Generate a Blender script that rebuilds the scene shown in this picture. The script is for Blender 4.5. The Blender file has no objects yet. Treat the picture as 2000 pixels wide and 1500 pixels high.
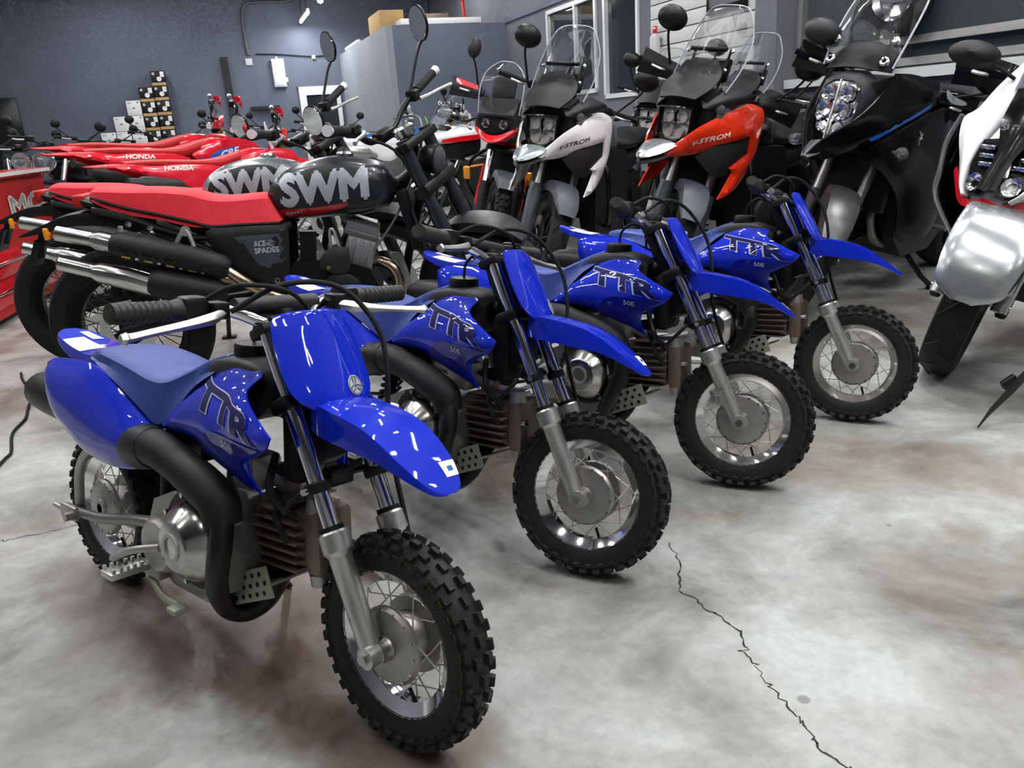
import bpy, bmesh, math, random
import numpy as np
from mathutils import Vector as V, Matrix as MX
from mathutils import geometry as geo
R = math.radians
random.seed(7)
SC = bpy.context.scene
COL = SC.collection
# ---------------------------------------------------------------- camera
PITCH, ROLL, HCAM, FPX = R(18.724), R(-3.865), 1.0148, 1524.6
fw = V((0, math.cos(PITCH), -math.sin(PITCH))); rt = V((1, 0, 0)); up = rt.cross(fw)
r2 = math.cos(ROLL)*rt + math.sin(ROLL)*up; u2 = -math.sin(ROLL)*rt + math.cos(ROLL)*up
cam = bpy.data.objects.new('camera', bpy.data.cameras.new('camera')); COL.objects.link(cam)
cam.matrix_world = MX(((r2.x, u2.x, -fw.x, 0), (r2.y, u2.y, -fw.y, 0), (r2.z, u2.z, -fw.z, HCAM), (0, 0, 0, 1)))
cam.data.sensor_width = 36; cam.data.lens = FPX/2000*36; cam.data.clip_start = .02
SC.camera = cam
# ---------------------------------------------------------------- world (night outside), exposure
W = bpy.data.worlds.new('world'); SC.world = W; W.use_nodes = True
W.node_tree.nodes['Background'].inputs[0].default_value = (.35, .42, .55, 1)
W.node_tree.nodes['Background'].inputs[1].default_value = .05
SC.view_settings.view_transform = 'Standard'; SC.view_settings.look = 'None'
SC.view_settings.gamma = 1; SC.view_settings.use_curve_mapping = False
SC.view_settings.exposure = 0.96
SC.cycles.use_denoising = True
SC.cycles.max_bounces = 6; SC.cycles.diffuse_bounces = 3; SC.cycles.glossy_bounces = 3; SC.cycles.transmission_bounces = 5; SC.cycles.transparent_max_bounces = 6
SC.cycles.sample_clamp_indirect = 4; SC.cycles.caustics_reflective = False; SC.cycles.caustics_refractive = False
SC.cycles.use_adaptive_sampling = True; SC.cycles.adaptive_threshold = .06; SC.cycles.adaptive_min_samples = 12; SC.cycles.debug_use_spatial_splits = True
LAMP = 4.0          # common factor on the hall's lamps
# ---------------------------------------------------------------- materials
def lin(c):
    if isinstance(c, str):
        c = tuple(int(c[i:i+2], 16)/255 for i in (0, 2, 4))
        return tuple(x/12.92 if x <= .04045 else ((x+.055)/1.055)**2.4 for x in c)
    return c
def mat(name, col, rough=.4, metal=0, coat=0, var=.12, scale=30, bump=0, spec=.5, emit=0, alpha=1, trans=0, ior=1.45, bscale=None):
    m = bpy.data.materials.new(name); m.use_nodes = True; t = m.node_tree; b = t.nodes['Principled BSDF']
    c = lin(col); b.inputs['Base Color'].default_value = (*c, 1)
    b.inputs['Roughness'].default_value = rough; b.inputs['Metallic'].default_value = metal
    b.inputs['Coat Weight'].default_value = coat; b.inputs['Coat Roughness'].default_value = .03
    b.inputs['Specular IOR Level'].default_value = spec; b.inputs['IOR'].default_value = ior
    if trans: b.inputs['Transmission Weight'].default_value = trans
    if alpha < 1: b.inputs['Alpha'].default_value = alpha
    if emit: b.inputs['Emission Color'].default_value = (*c, 1); b.inputs['Emission Strength'].default_value = emit
    tc = t.nodes.new('ShaderNodeTexCoord'); n = t.nodes.new('ShaderNodeTexNoise')
    n.inputs['Scale'].default_value = scale; n.inputs['Detail'].default_value = 1.5
    t.links.new(tc.outputs['Object'], n.inputs['Vector'])
    if var and not trans:
        mr = t.nodes.new('ShaderNodeMapRange'); mr.inputs[3].default_value = max(0, rough*(1-var)); mr.inputs[4].default_value = min(1, rough*(1+var))
        t.links.new(n.outputs['Fac'], mr.inputs[0]); t.links.new(mr.outputs[0], b.inputs['Roughness'])
        mx = t.nodes.new('ShaderNodeMix'); mx.data_type = 'RGBA'; mx.inputs[6].default_value = (*[x*(1-var*.6) for x in c], 1); mx.inputs[7].default_value = (*[min(1, x*(1+var*.6)) for x in c], 1)
        t.links.new(n.outputs['Fac'], mx.inputs[0]); t.links.new(mx.outputs[2], b.inputs['Base Color'])
    if bump:
        n2 = t.nodes.new('ShaderNodeTexNoise'); n2.inputs['Scale'].default_value = bscale or scale*6; n2.inputs['Detail'].default_value = 1
        t.links.new(tc.outputs['Object'], n2.inputs['Vector'])
        bp = t.nodes.new('ShaderNodeBump'); bp.inputs['Strength'].default_value = bump; bp.inputs['Distance'].default_value = .003
        t.links.new(n2.outputs['Fac'], bp.inputs['Height']); t.links.new(bp.outputs[0], b.inputs['Normal'])
    return m
Mt = {}
for k, a in dict(
    blue=dict(col=(.004, .022, .52), rough=.4, coat=1., var=.06, spec=.06), blueseat=dict(col=(.022, .05, .25), rough=.48, bump=.15, var=.1),
    bluedk=dict(col=(.003, .010, .26), rough=.4, coat=1., spec=.06), navy=dict(col=(.004, .006, .10), rough=.4, coat=.6, spec=.1), ltgrey=dict(col='b8bcc4', rough=.4),
    chrome=dict(col=(.88, .88, .89), rough=.10, metal=1, var=.2), alu=dict(col=(.62, .61, .58), rough=.36, metal=.9, var=.15), alud=dict(col=(.30, .295, .285), rough=.38, metal=.85),
    hubgrey=dict(col=(.42, .40, .38), rough=.4, metal=.8), castgrey=dict(col=(.50, .48, .45), rough=.45, metal=.75, var=.2), brownmetal=dict(col=(.26, .2, .16), rough=.5, metal=.6, var=.3, scale=60, bump=.3),
    rubber=dict(col=(.008, .008, .0085), spec=.35, rough=.72, bump=.25, var=.2), rubberg=dict(col=(.02, .021, .023), rough=.55, bump=.2), tread=dict(col=(.014, .014, .0145), spec=.4, rough=.6, bump=.2),
    black=dict(col=(.005, .0053, .006), spec=.35, rough=.42, var=.2), gloss=dict(col=(.003, .003, .004), rough=.22, coat=.12, spec=.25), gunmetal=dict(col=(.11, .11, .112), rough=.32, metal=.7), matblack=dict(col=(.009, .0095, .0105), spec=.35, rough=.55, bump=.1),
    satin=dict(col=(.014, .017, .021), rough=.3, coat=.2), dgrey=dict(col=(.022, .023, .026), spec=.35, rough=.5), grey=dict(col=(.11, .115, .125), rough=.45),
    slate=dict(col=(.05, .06, .075), rough=.4), red=dict(col=(.62, .006, .016), rough=.25, coat=.5), redseat=dict(col=(.66, .015, .028), rough=.62, bump=.1, var=.06),
    redfab=dict(col=(.45, .008, .01), rough=.5), vred=dict(col=(.75, .035, .008), rough=.18, coat=.7), hred=dict(col=(.68, .012, .03), rough=.22, coat=.4),
    white=dict(col=(.78, .79, .8), rough=.22, coat=.6, var=.05), offwhite=dict(col=(.62, .63, .62), rough=.55), paper=dict(col=(.82, .82, .80), rough=.6, var=.05),
    silverp=dict(col=(.42, .44, .45), rough=.24, metal=.7, coat=.7), greyp=dict(col=(.23, .26, .27), rough=.3, metal=.4, coat=.5), 
    orange=dict(col=(.85, .3, .01), rough=.2, coat=.5), yellow=dict(col=(.75, .72, .02), rough=.35), lime=dict(col=(.25, .7, .02), rough=.3), green=dict(col=(.02, .45, .03), rough=.3, coat=.4), stripe=dict(col=(.05, .11, .02), rough=.6),
    copper=dict(col=(.45, .34, .24), rough=.28, metal=1, var=.3), gold=dict(col=(.5, .36, .12), rough=.35, metal=.9), steel=dict(col=(.55, .54, .52), rough=.2, metal=1), olive=dict(col=(.36, .36, .29), rough=.5, metal=.4),
    mirror=dict(col=(.75, .77, .8), rough=.02, metal=1, var=0), lens=dict(col=(.9, .92, .95), rough=.03, trans=.9, ior=1.3), clear=dict(col=(.95, .96, .97), rough=.03, trans=1, ior=1.12, alpha=.35),
    smoke=dict(col=(.35, .37, .39), rough=.05, trans=.8, ior=1.12, alpha=.55), card=dict(col=(.5, .32, .13), rough=.75, var=.1), screen=dict(col=(.004, .004, .005), rough=.25),
    cblue=dict(col=(.01, .12, .5), rough=.15, coat=.7), glassdark=dict(col=(.02, .025, .03), rough=.05, spec=.6), pvc=dict(col=(.5, .52, .52), rough=.4), hoodblue=dict(col=(.02, .13, .2), rough=.2, coat=.6),
    ).items():
    Mt[k] = mat(k, **a)
# ---------------------------------------------------------------- mesh helpers
def cat3(p0, p1, p2, p3, t):
    return .5*((2*p1)+(-p0+p2)*t+(2*p0-5*p1+4*p2-p3)*t*t+(-p0+3*p1-3*p2+p3)*t**3)
def spline(pts, k=6, closed=False, corner=None):
    P = np.array(pts, float); n = len(P); out = []
    corner = corner or set()
    for i in range(n if closed else n-1):
        p1, p2 = P[i], P[(i+1) % n]
        p0 = P[i-1] if (closed or i > 0) and i not in corner else 2*p1-p2
        p3 = P[(i+2) % n] if (closed or i+2 < n) and ((i+1) % n) not in corner else 2*p2-p1
        for j in range(k): out.append(cat3(p0, p1, p2, p3, j/k))
    if not closed: out.append(P[-1])
    return np.array(out)
class G:
    def __init__(s): s.v = []; s.f = []
    def add(s, v, f):
        o = len(s.v); s.v += [tuple(map(float, x)) for x in v]; s.f += [tuple(i+o for i in q) for q in f]; return s
    def mirror(s):
        s.m2 = True; return s          # part() then makes the other side as an object of its own
    def flipy(s):
        g = G(); g.v = [(x, -y, z) for x, y, z in s.v]; g.f = [q[::-1] for q in s.f]; return g
    def tf(s, M):
        s.v = [tuple(M @ V(p)) for p in s.v]; return s
    def box(s, c, d, M=None, b=0):
        x, y, z = d[0]/2, d[1]/2, d[2]/2
        if b <= 0:
            vs = [(sx*x, sy*y, sz*z) for sx in (-1, 1) for sy in (-1, 1) for sz in (-1, 1)]
            fs = [(0, 1, 3, 2), (4, 6, 7, 5), (0, 4, 5, 1), (2, 3, 7, 6), (0, 2, 6, 4), (1, 5, 7, 3)]
        else:
            bm = bmesh.new(); bmesh.ops.create_cube(bm, size=1)
            for w in bm.verts: w.co = (w.co.x*2*x, w.co.y*2*y, w.co.z*2*z)
            bmesh.ops.bevel(bm, geom=bm.edges[:], offset=b, segments=2, affect='EDGES', profile=.5)
            bm.verts.ensure_lookup_table(); vs = [tuple(w.co) for w in bm.verts]; fs = [tuple(w.index for w in q.verts) for q in bm.faces]; bm.free()
        Q = MX.Translation(V(c)) @ (M.to_4x4() if M else MX.Identity(4))
        return s.add([Q @ V(p) for p in vs], fs)
    def tube(s, pts, r, n=10, k=0, closed=False, cap=True):
        P = spline(pts, k, closed) if k else np.array(pts, float)
        m = len(P); rr = np.interp(np.linspace(0, 1, m), np.linspace(0, 1, len(np.atleast_1d(r))), np.atleast_1d(r))
        if closed: T = np.roll(P, -1, 0)-np.roll(P, 1, 0)
        else: T = np.gradient(P, axis=0)
        T /= np.linalg.norm(T, axis=1)[:, None]+1e-12
        a = np.array([0, 0, 1.]) if abs(T[0][2]) < .9 else np.array([1., 0, 0])
        N = np.cross(T[0], a); N /= np.linalg.norm(N); vs = []
        for i in range(m):
            N = N-T[i]*(N@T[i]); N /= np.linalg.norm(N)+1e-12; Bn = np.cross(T[i], N)
            for j in range(n):
                t = 2*math.pi*j/n; vs.append(P[i]+rr[i]*(math.cos(t)*N+math.sin(t)*Bn))
        fs = []
        for i in range(m if closed else m-1):
            for j in range(n):
                a0, a1 = i*n, ((i+1) % m)*n; fs.append((a0+j, a0+(j+1) % n, a1+(j+1) % n, a1+j))
        if cap and not closed: fs += [tuple(range(n-1, -1, -1)), tuple((m-1)*n+j for j in range(n))]
        return s.add(vs, fs)
    def lathe(s, prof, o, ax=(0, 1, 0), n=32, closed=False, cap=False):
        ax = V(ax).normalized(); a = V((0, 0, 1)) if abs(ax.z) < .9 else V((1, 0, 0)); e1 = ax.cross(a).normalized(); e2 = ax.cross(e1); o = V(o); vs = []
        for (h, r) in prof:
            for j in range(n):
                t = 2*math.pi*j/n; vs.append(o+ax*h+(e1*math.cos(t)+e2*math.sin(t))*r)
        m = len(prof); fs = []
        for i in range(m if closed else m-1):
            a0, a1 = i*n, ((i+1) % m)*n
            for j in range(n): fs.append((a0+j, a0+(j+1) % n, a1+(j+1) % n, a1+j))
        if cap: fs += [tuple(range(n-1, -1, -1)), tuple((m-1)*n+j for j in range(n))]
        return s.add(vs, fs)
    def loft(s, rings, closed=True, cap=True, front=True):
        n = len(rings[0]); m = len(rings); vs = [p for r in rings for p in r]; fs = []
        for i in range(m-1):
            for j in range(n if closed else n-1): fs.append((i*n+j, i*n+(j+1) % n, (i+1)*n+(j+1) % n, (i+1)*n+j))
        if cap and closed: fs += ([tuple(range(n-1, -1, -1))] if front else [])+[tuple((m-1)*n+j for j in range(n))]
        return s.add(vs, fs)
    def patch(s, rows, th=.003, ku=0, kv=0):
        A = np.array(rows, float)
        if kv: A = np.array([spline(r, kv) for r in A])
        if ku: A = np.array([spline(A[:, j], ku) for j in range(A.shape[1])]).transpose(1, 0, 2)
        m, n = A.shape[:2]; du = np.gradient(A, axis=0); dv = np.gradient(A, axis=1); N = np.cross(du, dv); N /= np.linalg.norm(N, axis=2)[:, :, None]+1e-12
        Bk = A-N*th; vs = list(A.reshape(-1, 3))+list(Bk.reshape(-1, 3)); o = m*n; fs = []
        for i in range(m-1):
            for j in range(n-1):
                q = (i*n+j, i*n+j+1, (i+1)*n+j+1, (i+1)*n+j); fs.append(q); fs.append(tuple(o+x for x in q[::-1]))
        for i in range(m-1):
            for j in (0, n-1): fs.append((i*n+j, (i+1)*n+j, o+(i+1)*n+j, o+i*n+j))
        for j in range(n-1):
            for i in (0, m-1): fs.append((i*n+j, i*n+j+1, o+i*n+j+1, o+i*n+j))
        return s.add(vs, fs)
    def panel(s, pts, plane='xz', side=-1, h=.014, bulge=.006, rim=.012, lip=.004, th=.004, k=4, corner=None, ctrl=()):
        """a smooth sheet inside a closed outline; plane gives the two axes it spreads over, side the way it bulges"""
        P = np.array(pts, float); ui, vi = 'xyz'.index(plane[0]), 'xyz'.index(plane[1]); wi = 3-ui-vi
        n = len(P)
        if corner is None:
            corner = set()
            for i in range(n):
                a = P[i][[ui, vi]]-P[i-1][[ui, vi]]; b = P[(i+1) % n][[ui, vi]]-P[i][[ui, vi]]
                if a@b < .35*np.linalg.norm(a)*np.linalg.norm(b): corner.add(i)
        f = tps(np.vstack([P, np.array(ctrl).reshape(-1, 3)]) if len(ctrl) else P, ui, vi, wi)
        O = spline(P[:, [ui, vi]], k, True, corner)
        keep = [0]
        for i in range(1, len(O)):
            if np.linalg.norm(O[i]-O[keep[-1]]) > h*.25: keep.append(i)
        O = O[keep]; m = len(O)
        lo, hi = O.min(0), O.max(0); gx = np.arange(lo[0]+h/2, hi[0], h); gy = np.arange(lo[1]+h/2, hi[1], h*.87)
        I = np.array([(x+(h/2 if j % 2 else 0), y) for j, y in enumerate(gy) for x in gx])
        def dist(Q):
            a = O; b = np.roll(O, -1, 0); d = b-a; out = np.full(len(Q), 1e9)
            for i in range(m):
                t = np.clip(((Q-a[i])@d[i])/(d[i]@d[i]+1e-18), 0, 1); out = np.minimum(out, np.linalg.norm(Q-a[i]-t[:, None]*d[i], axis=1))
            return out
        def inside(Q):
            r = np.zeros(len(Q), bool); a = O; b = np.roll(O, -1, 0)
            for i in range(m):
                c = (a[i][1] > Q[:, 1]) != (b[i][1] > Q[:, 1])
                with np.errstate(all='ignore'): r ^= c & (Q[:, 0] < (b[i][0]-a[i][0])*(Q[:, 1]-a[i][1])/(b[i][1]-a[i][1]+1e-18)+a[i][0])
            return r
        if len(I): I = I[inside(I)]
        if len(I): I = I[dist(I) > h*.45]
        A = np.vstack([O, I]) if len(I) else O
        r = geo.delaunay_2d_cdt([V(p) for p in A], [(i, (i+1) % m) for i in range(m)], [], 1, 1e-6)
        Q = np.array([tuple(p) for p in r[0]]); F = [tuple(q) for q in r[2]]
        d = dist(Q); w = f(Q)+side*(bulge*(1-np.exp(-d/rim))-lip*np.exp(-d/(rim*.4)))
        vs = np.zeros((len(Q), 3)); vs[:, ui] = Q[:, 0]; vs[:, vi] = Q[:, 1]; vs[:, wi] = w
        bk = vs.copy(); bk[:, wi] -= side*th; o = len(Q); cnt = {}
        for q in F:
            for i in range(len(q)):
                e = (q[i], q[(i+1) % len(q)]); kk = tuple(sorted(e)); cnt[kk] = None if kk in cnt else e
        fs = list(F)+[tuple(o+i for i in q[::-1]) for q in F]+[(e[1], e[0], o+e[0], o+e[1]) for e in cnt.values() if e]
        s.add(list(vs)+list(bk), fs)
        s.surf = lambda u, v: f(np.array([[u, v]]))[0]+side*bulge*(1-math.exp(-float(dist(np.array([[u, v]]))[0])/rim))
        return s
def tps(P, ui, vi, wi):
    X = P[:, [ui, vi]]; Y = P[:, wi]; n = len(X)
    def U(r2): return np.where(r2 > 1e-14, r2*np.log(r2+1e-14), 0)
    K = U(((X[:, None]-X[None])**2).sum(2))+np.eye(n)*1e-4; A = np.zeros((n+3, n+3)); A[:n, :n] = K; A[:n, n] = 1; A[:n, n+1:] = X; A[n, :n] = 1; A[n+1:, :n] = X.T
    c = np.linalg.lstsq(A, np.r_[Y, 0, 0, 0], rcond=None)[0]
    return lambda Q: U(((Q[:, None]-X[None])**2).sum(2))@c[:n]+c[n]+Q@c[n+1:]
MESH = {}
def mesh(name, g, m, ang=38):
    me = bpy.data.meshes.new(name); me.from_pydata(g.v, [], g.f)
    bm = bmesh.new(); bm.from_mesh(me); bmesh.ops.recalc_face_normals(bm, faces=bm.faces[:]); bm.to_mesh(me); bm.free()
    me.polygons.foreach_set('use_smooth', [True]*len(me.polygons)); me.set_sharp_from_angle(angle=R(ang))
    me.materials.append(Mt[m] if isinstance(m, str) else m); return me
def link(name, data, parent=None):
    o = bpy.data.objects.new(name, data); COL.objects.link(o); o.parent = parent; return o
STEER = set()
def part(name, g, m, parent, st=False, label=None, ang=38, kind=None):
    o = link(name, mesh(name, g, m, ang) if isinstance(g, G) else g, parent)
    if isinstance(g, G) and getattr(g, 'm2', False): part(name, g.flipy(), m, parent, st, label, ang, kind)
    if st: STEER.add(o.name)
    if label: o['label'] = label
    if kind: o['kind'] = kind
    return o
def tag(o, label, cat, group=None, kind=None):
    o['label'] = label; o['category'] = cat
    if group: o['group'] = group
    if kind: o['kind'] = kind
    return o
def thing(name, label, cat, loc=(0, 0, 0), group=None):
    o = link(name, None); o.location = loc; o.empty_display_size = .1; return tag(o, label, cat, group)
def solid(name, g, m, label, cat, group=None, ang=38):
    return tag(link(name, mesh(name, g, m, ang)), label, cat, group)
def struct(name, g, m, label=None, parent=None, ang=38):
    o = link(name, mesh(name, g, m, ang), parent)
    if parent is None: o['kind'] = 'structure'
    if label: o['label'] = label
    return o
def copy_tree(o, parent=None):
    c = o.copy(); COL.objects.link(c); c.parent = parent
    if o.name in STEER: STEER.add(c.name)
    for ch in o.children: copy_tree(ch, c)
    return c
def pose(root, x, y, yaw, lean=0, steer=0, wb=1.45, rake=27, trail=.11):
    root.matrix_basis = MX.Translation((x, y, 0)) @ MX.Rotation(R(yaw), 4, 'Z') @ MX.Rotation(R(-lean), 4, 'X')
    O = MX.Translation((wb+trail, 0, 0)); A = MX.Rotation(R(steer), 4, V((-math.sin(R(rake)), 0, math.cos(R(rake)))))
    for c in root.children:
        c.matrix_basis = O @ A @ O.inverted() if c.name in STEER else MX.Identity(4)
_txt = {}
def text2d(s, bold=0., shear=0., cuts=0):
    """flat lettering as (verts, faces) one unit high"""
    key = (s, bold, shear, cuts)
    if key in _txt: return _txt[key]
    cu = bpy.data.curves.new('t', 'FONT'); cu.body = s; cu.offset = 0 if 'M' in s else bold; cu.shear = shear; cu.resolution_u = 3; cu.fill_mode = 'FRONT'
    o = bpy.data.objects.new('t', cu); COL.objects.link(o); bpy.context.view_layer.update()
    me = bpy.data.meshes.new_from_object(o); bm = bmesh.new(); bm.from_mesh(me)
    bmesh.ops.triangulate(bm, faces=bm.faces[:])
    for _ in range(cuts):
        e = [x for x in bm.edges if x.calc_length() > .18]
        if e: bmesh.ops.subdivide_edges(bm, edges=e, cuts=1); bmesh.ops.triangulate(bm, faces=bm.faces[:])
    bm.verts.ensure_lookup_table(); vs = np.array([tuple(v.co)[:2] for v in bm.verts]); fs = [tuple(v.index for v in f.verts) for f in bm.faces]
    if 'M' in s and bold:      # thicken by overprinting
        n = len(vs); vs = np.vstack([vs+np.array(d)*bold for d in ((-1, 0), (1, 0), (0, 1), (0, -1))]); fs = [tuple(i+n*k for i in f) for k in range(4) for f in fs]
    bm.free(); bpy.data.meshes.remove(me); bpy.data.objects.remove(o); bpy.data.curves.remove(cu)
    vs -= vs.min(0); vs /= vs[:, 1].max(); _txt[key] = (vs, fs); return vs, fs
def decal(s, o, du, dv, surf=None, plane='xz', eps=.0012, side=-1, bold=0., shear=0., cuts=2, fit=False):
    """lettering laid on a surface: origin o (2D), du = direction of reading x unit height, dv = up x height"""
    vs, fs = text2d(s, bold, shear, cuts)
    k = 1/vs[:, 0].max() if fit else 1.
    g = G(); ui, vi = 'xyz'.index(plane[0]), 'xyz'.index(plane[1]); wi = 3-ui-vi; out = []
    for a, b in vs:
        p = [0, 0, 0]; u = o[0]+du[0]*a*k+dv[0]*b; v = o[1]+du[1]*a*k+dv[1]*b; p[ui] = u; p[vi] = v
        p[wi] = (surf(u, v) if callable(surf) else surf)+side*eps; out.append(p)
    return g.add(out, fs)
def cyl(p, q, r, r1=None, n=16):
    return G().tube([p, q], [r, r if r1 is None else r1], n)
# ---------------------------------------------------------------- room
RHO = R(19); d1 = V((-math.sin(RHO), math.cos(RHO), 0)); d2 = V((math.cos(RHO), math.sin(RHO), 0)); K0 = V((.3297, 15.7325, 0))
ROOM = MX.Translation(K0) @ MX.Rotation(RHO, 4, 'Z')        # local x = along the back wall, y = away from the camera
def rbox(g, x0, x1, y0, y1, z0, z1, b=0):
    h = G().box(((x0+x1)/2, (y0+y1)/2, (z0+z1)/2), (x1-x0, y1-y0, z1-z0), b=b).tf(ROOM); g.v, o = g.v+h.v, len(g.v); g.f += [tuple(i+o for i in q) for q in h.f]; return g
def wallmat(name, c, sc=1.5):
    m = mat(name, c, rough=.7, var=.0, bump=0, scale=sc); t = m.node_tree; b = t.nodes['Principled BSDF']; n = next(x for x in t.nodes if x.type == 'TEX_NOISE' and x.inputs['Scale'].default_value == sc)
    mx = t.nodes.new('ShaderNodeMix'); mx.data_type = 'RGBA'; c = lin(c); mx.inputs[6].default_value = (*[x*.86 for x in c], 1); mx.inputs[7].default_value = (*[x*1.12 for x in c], 1)
    t.links.new(n.outputs['Fac'], mx.inputs[0]); t.links.new(mx.outputs[2], b.inputs['Base Color']); return m
Mt['wall'] = wallmat('wall_paint', (.13, .15, .20)); Mt['wallr'] = wallmat('wall_paint_grey', (.15, .155, .18)); Mt['wallf'] = wallmat('bounce_wall_paint', (.42, .43, .45)); Mt['ceil'] = wallmat('ceiling_paint', (.05, .055, .065)); Mt['partl'] = wallmat('partition_paint', (.28, .30, .34))
def floor_material():
    m = bpy.data.materials.new('stained_concrete'); m.use_nodes = True; t = m.node_tree; b = t.nodes['Principled BSDF']; N = t.nodes.new; L = t.links.new
    tc = N('ShaderNodeTexCoord')
    def noise(s, d=6, r=.55, dist=0):
        n = N('ShaderNodeTexNoise'); n.inputs['Scale'].default_value = s; n.inputs['Detail'].default_value = d; n.inputs['Roughness'].default_value = r; n.inputs['Distortion'].default_value = dist; L(tc.outputs['Object'], n.inputs['Vector']); return n
    def ramp(src, *st):
        r = N('ShaderNodeValToRGB'); e = r.color_ramp.elements
        while len(e) < len(st): e.new(.5)
        for x, (p, c) in zip(e, st): x.position = p; x.color = (*c, 1) if len(c) == 3 else c
        L(src, r.inputs[0]); return r
    def mix(f, a, c, mode='MIX'):
        x = N('ShaderNodeMix'); x.data_type = 'RGBA'; x.blend_type = mode
        L(f, x.inputs[0]) if hasattr(f, 'links') else setattr(x.inputs[0], 'default_value', f)
        L(a, x.inputs[6]) if hasattr(a, 'links') else setattr(x.inputs[6], 'default_value', (*a, 1))
        L(c, x.inputs[7]) if hasattr(c, 'links') else setattr(x.inputs[7], 'default_value', (*c, 1)); return x.outputs[2]
    base = ramp(noise(2.6, 5, .62, .35).outputs['Fac'], (.3, (.13, .125, .11)), (.47, (.33, .335, .31)), (.62, (.47, .49, .465)), (.8, (.56, .585, .56))).outputs[0]
    fine = ramp(noise(30, 3, .7).outputs['Fac'], (.3, (.7, .7, .7)), (.7, (1.12, 1.12, 1.12))).outputs[0]
    col = mix(.55, base, fine, 'MULTIPLY')
    brown = ramp(noise(1.5, 4, .6, .9).outputs['Fac'], (.5, (0, 0, 0)), (.66, (1, 1, 1)))
    bw = N('ShaderNodeMath'); bw.operation = 'MULTIPLY'; bw.inputs[1].default_value = .55; L(brown.outputs[0], bw.inputs[0])
    col = mix(bw.outputs[0], col, (.20, .135, .095))
    # a few old spills with their own outlines, some painting in the nearest bike's shadow
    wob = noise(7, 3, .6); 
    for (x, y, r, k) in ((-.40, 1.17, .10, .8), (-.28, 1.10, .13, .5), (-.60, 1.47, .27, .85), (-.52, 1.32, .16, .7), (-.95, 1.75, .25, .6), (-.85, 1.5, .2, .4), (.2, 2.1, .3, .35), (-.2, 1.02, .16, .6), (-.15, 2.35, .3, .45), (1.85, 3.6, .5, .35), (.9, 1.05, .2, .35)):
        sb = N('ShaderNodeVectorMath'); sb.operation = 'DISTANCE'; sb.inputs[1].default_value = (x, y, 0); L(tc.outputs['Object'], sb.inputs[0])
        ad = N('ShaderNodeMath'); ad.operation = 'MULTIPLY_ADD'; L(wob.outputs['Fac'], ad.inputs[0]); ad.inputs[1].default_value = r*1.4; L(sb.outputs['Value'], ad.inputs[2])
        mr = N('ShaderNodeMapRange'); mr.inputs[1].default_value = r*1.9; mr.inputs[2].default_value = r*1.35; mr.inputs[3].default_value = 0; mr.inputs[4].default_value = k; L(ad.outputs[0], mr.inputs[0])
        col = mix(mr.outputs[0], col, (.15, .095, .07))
    vo = N('ShaderNodeTexVoronoi'); vo.inputs['Scale'].default_value = 5.5; L(tc.outputs['Object'], vo.inputs['Vector'])
    sp = ramp(vo.outputs['Distance'], (.055, (1, 1, 1)), (.075, (0, 0, 0))); ch = ramp(vo.outputs['Color'], (.35, (1, 1, 1)), (.4, (0, 0, 0)))
    ml = N('ShaderNodeMath'); ml.operation = 'MULTIPLY'; L(sp.outputs[0], ml.inputs[0]); L(ch.outputs[0], ml.inputs[1])
    m2 = N('ShaderNodeMath'); m2.operation = 'MULTIPLY'; L(ml.outputs[0], m2.inputs[0]); m2.inputs[1].default_value = .6
    col = mix(m2.outputs[0], col, (.07, .07, .065))
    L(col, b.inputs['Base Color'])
    rr = N('ShaderNodeMapRange'); rr.inputs[3].default_value = .26; rr.inputs[4].default_value = .55; L(noise(5, 2, .6).outputs['Fac'], rr.inputs[0]); L(rr.outputs[0], b.inputs['Roughness'])
    bp = N('ShaderNodeBump'); bp.inputs['Strength'].default_value = .12; bp.inputs['Distance'].default_value = .004; L(noise(60, 2, .6).outputs['Fac'], bp.inputs['Height']); L(bp.outputs[0], b.inputs['Normal'])
    return m
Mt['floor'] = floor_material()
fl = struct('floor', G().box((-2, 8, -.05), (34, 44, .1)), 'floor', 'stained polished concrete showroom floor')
XL, YF, ZC = -10.75, -20.5, 4.7
struct('wall_back', rbox(G(), XL, 0, 5.415, 5.6, 0, ZC), 'wall', 'dark slate blue painted back wall')
struct('wall_left', rbox(G(), XL-.2, XL, YF, 5.6, 0, ZC), 'wallr'); struct('wall_front', rbox(G(), XL, 9, YF-.2, YF, 0, ZC), 'wallf')  # unseen front wall, set near and pale to brighten the chrome's reflections
struct('ceiling', rbox(G(), XL, 0.2, YF, 5.6, ZC, ZC+.1), 'ceil')
# office built into the corner: lighter left face, dark front face
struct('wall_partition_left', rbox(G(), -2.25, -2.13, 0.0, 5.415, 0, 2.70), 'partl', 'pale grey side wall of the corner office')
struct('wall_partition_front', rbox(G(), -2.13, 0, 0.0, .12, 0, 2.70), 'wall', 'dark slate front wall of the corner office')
struct('ceiling_partition', rbox(G(), -2.13, 0, .12, 5.415, 2.60, 2.70), 'ceil')
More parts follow.
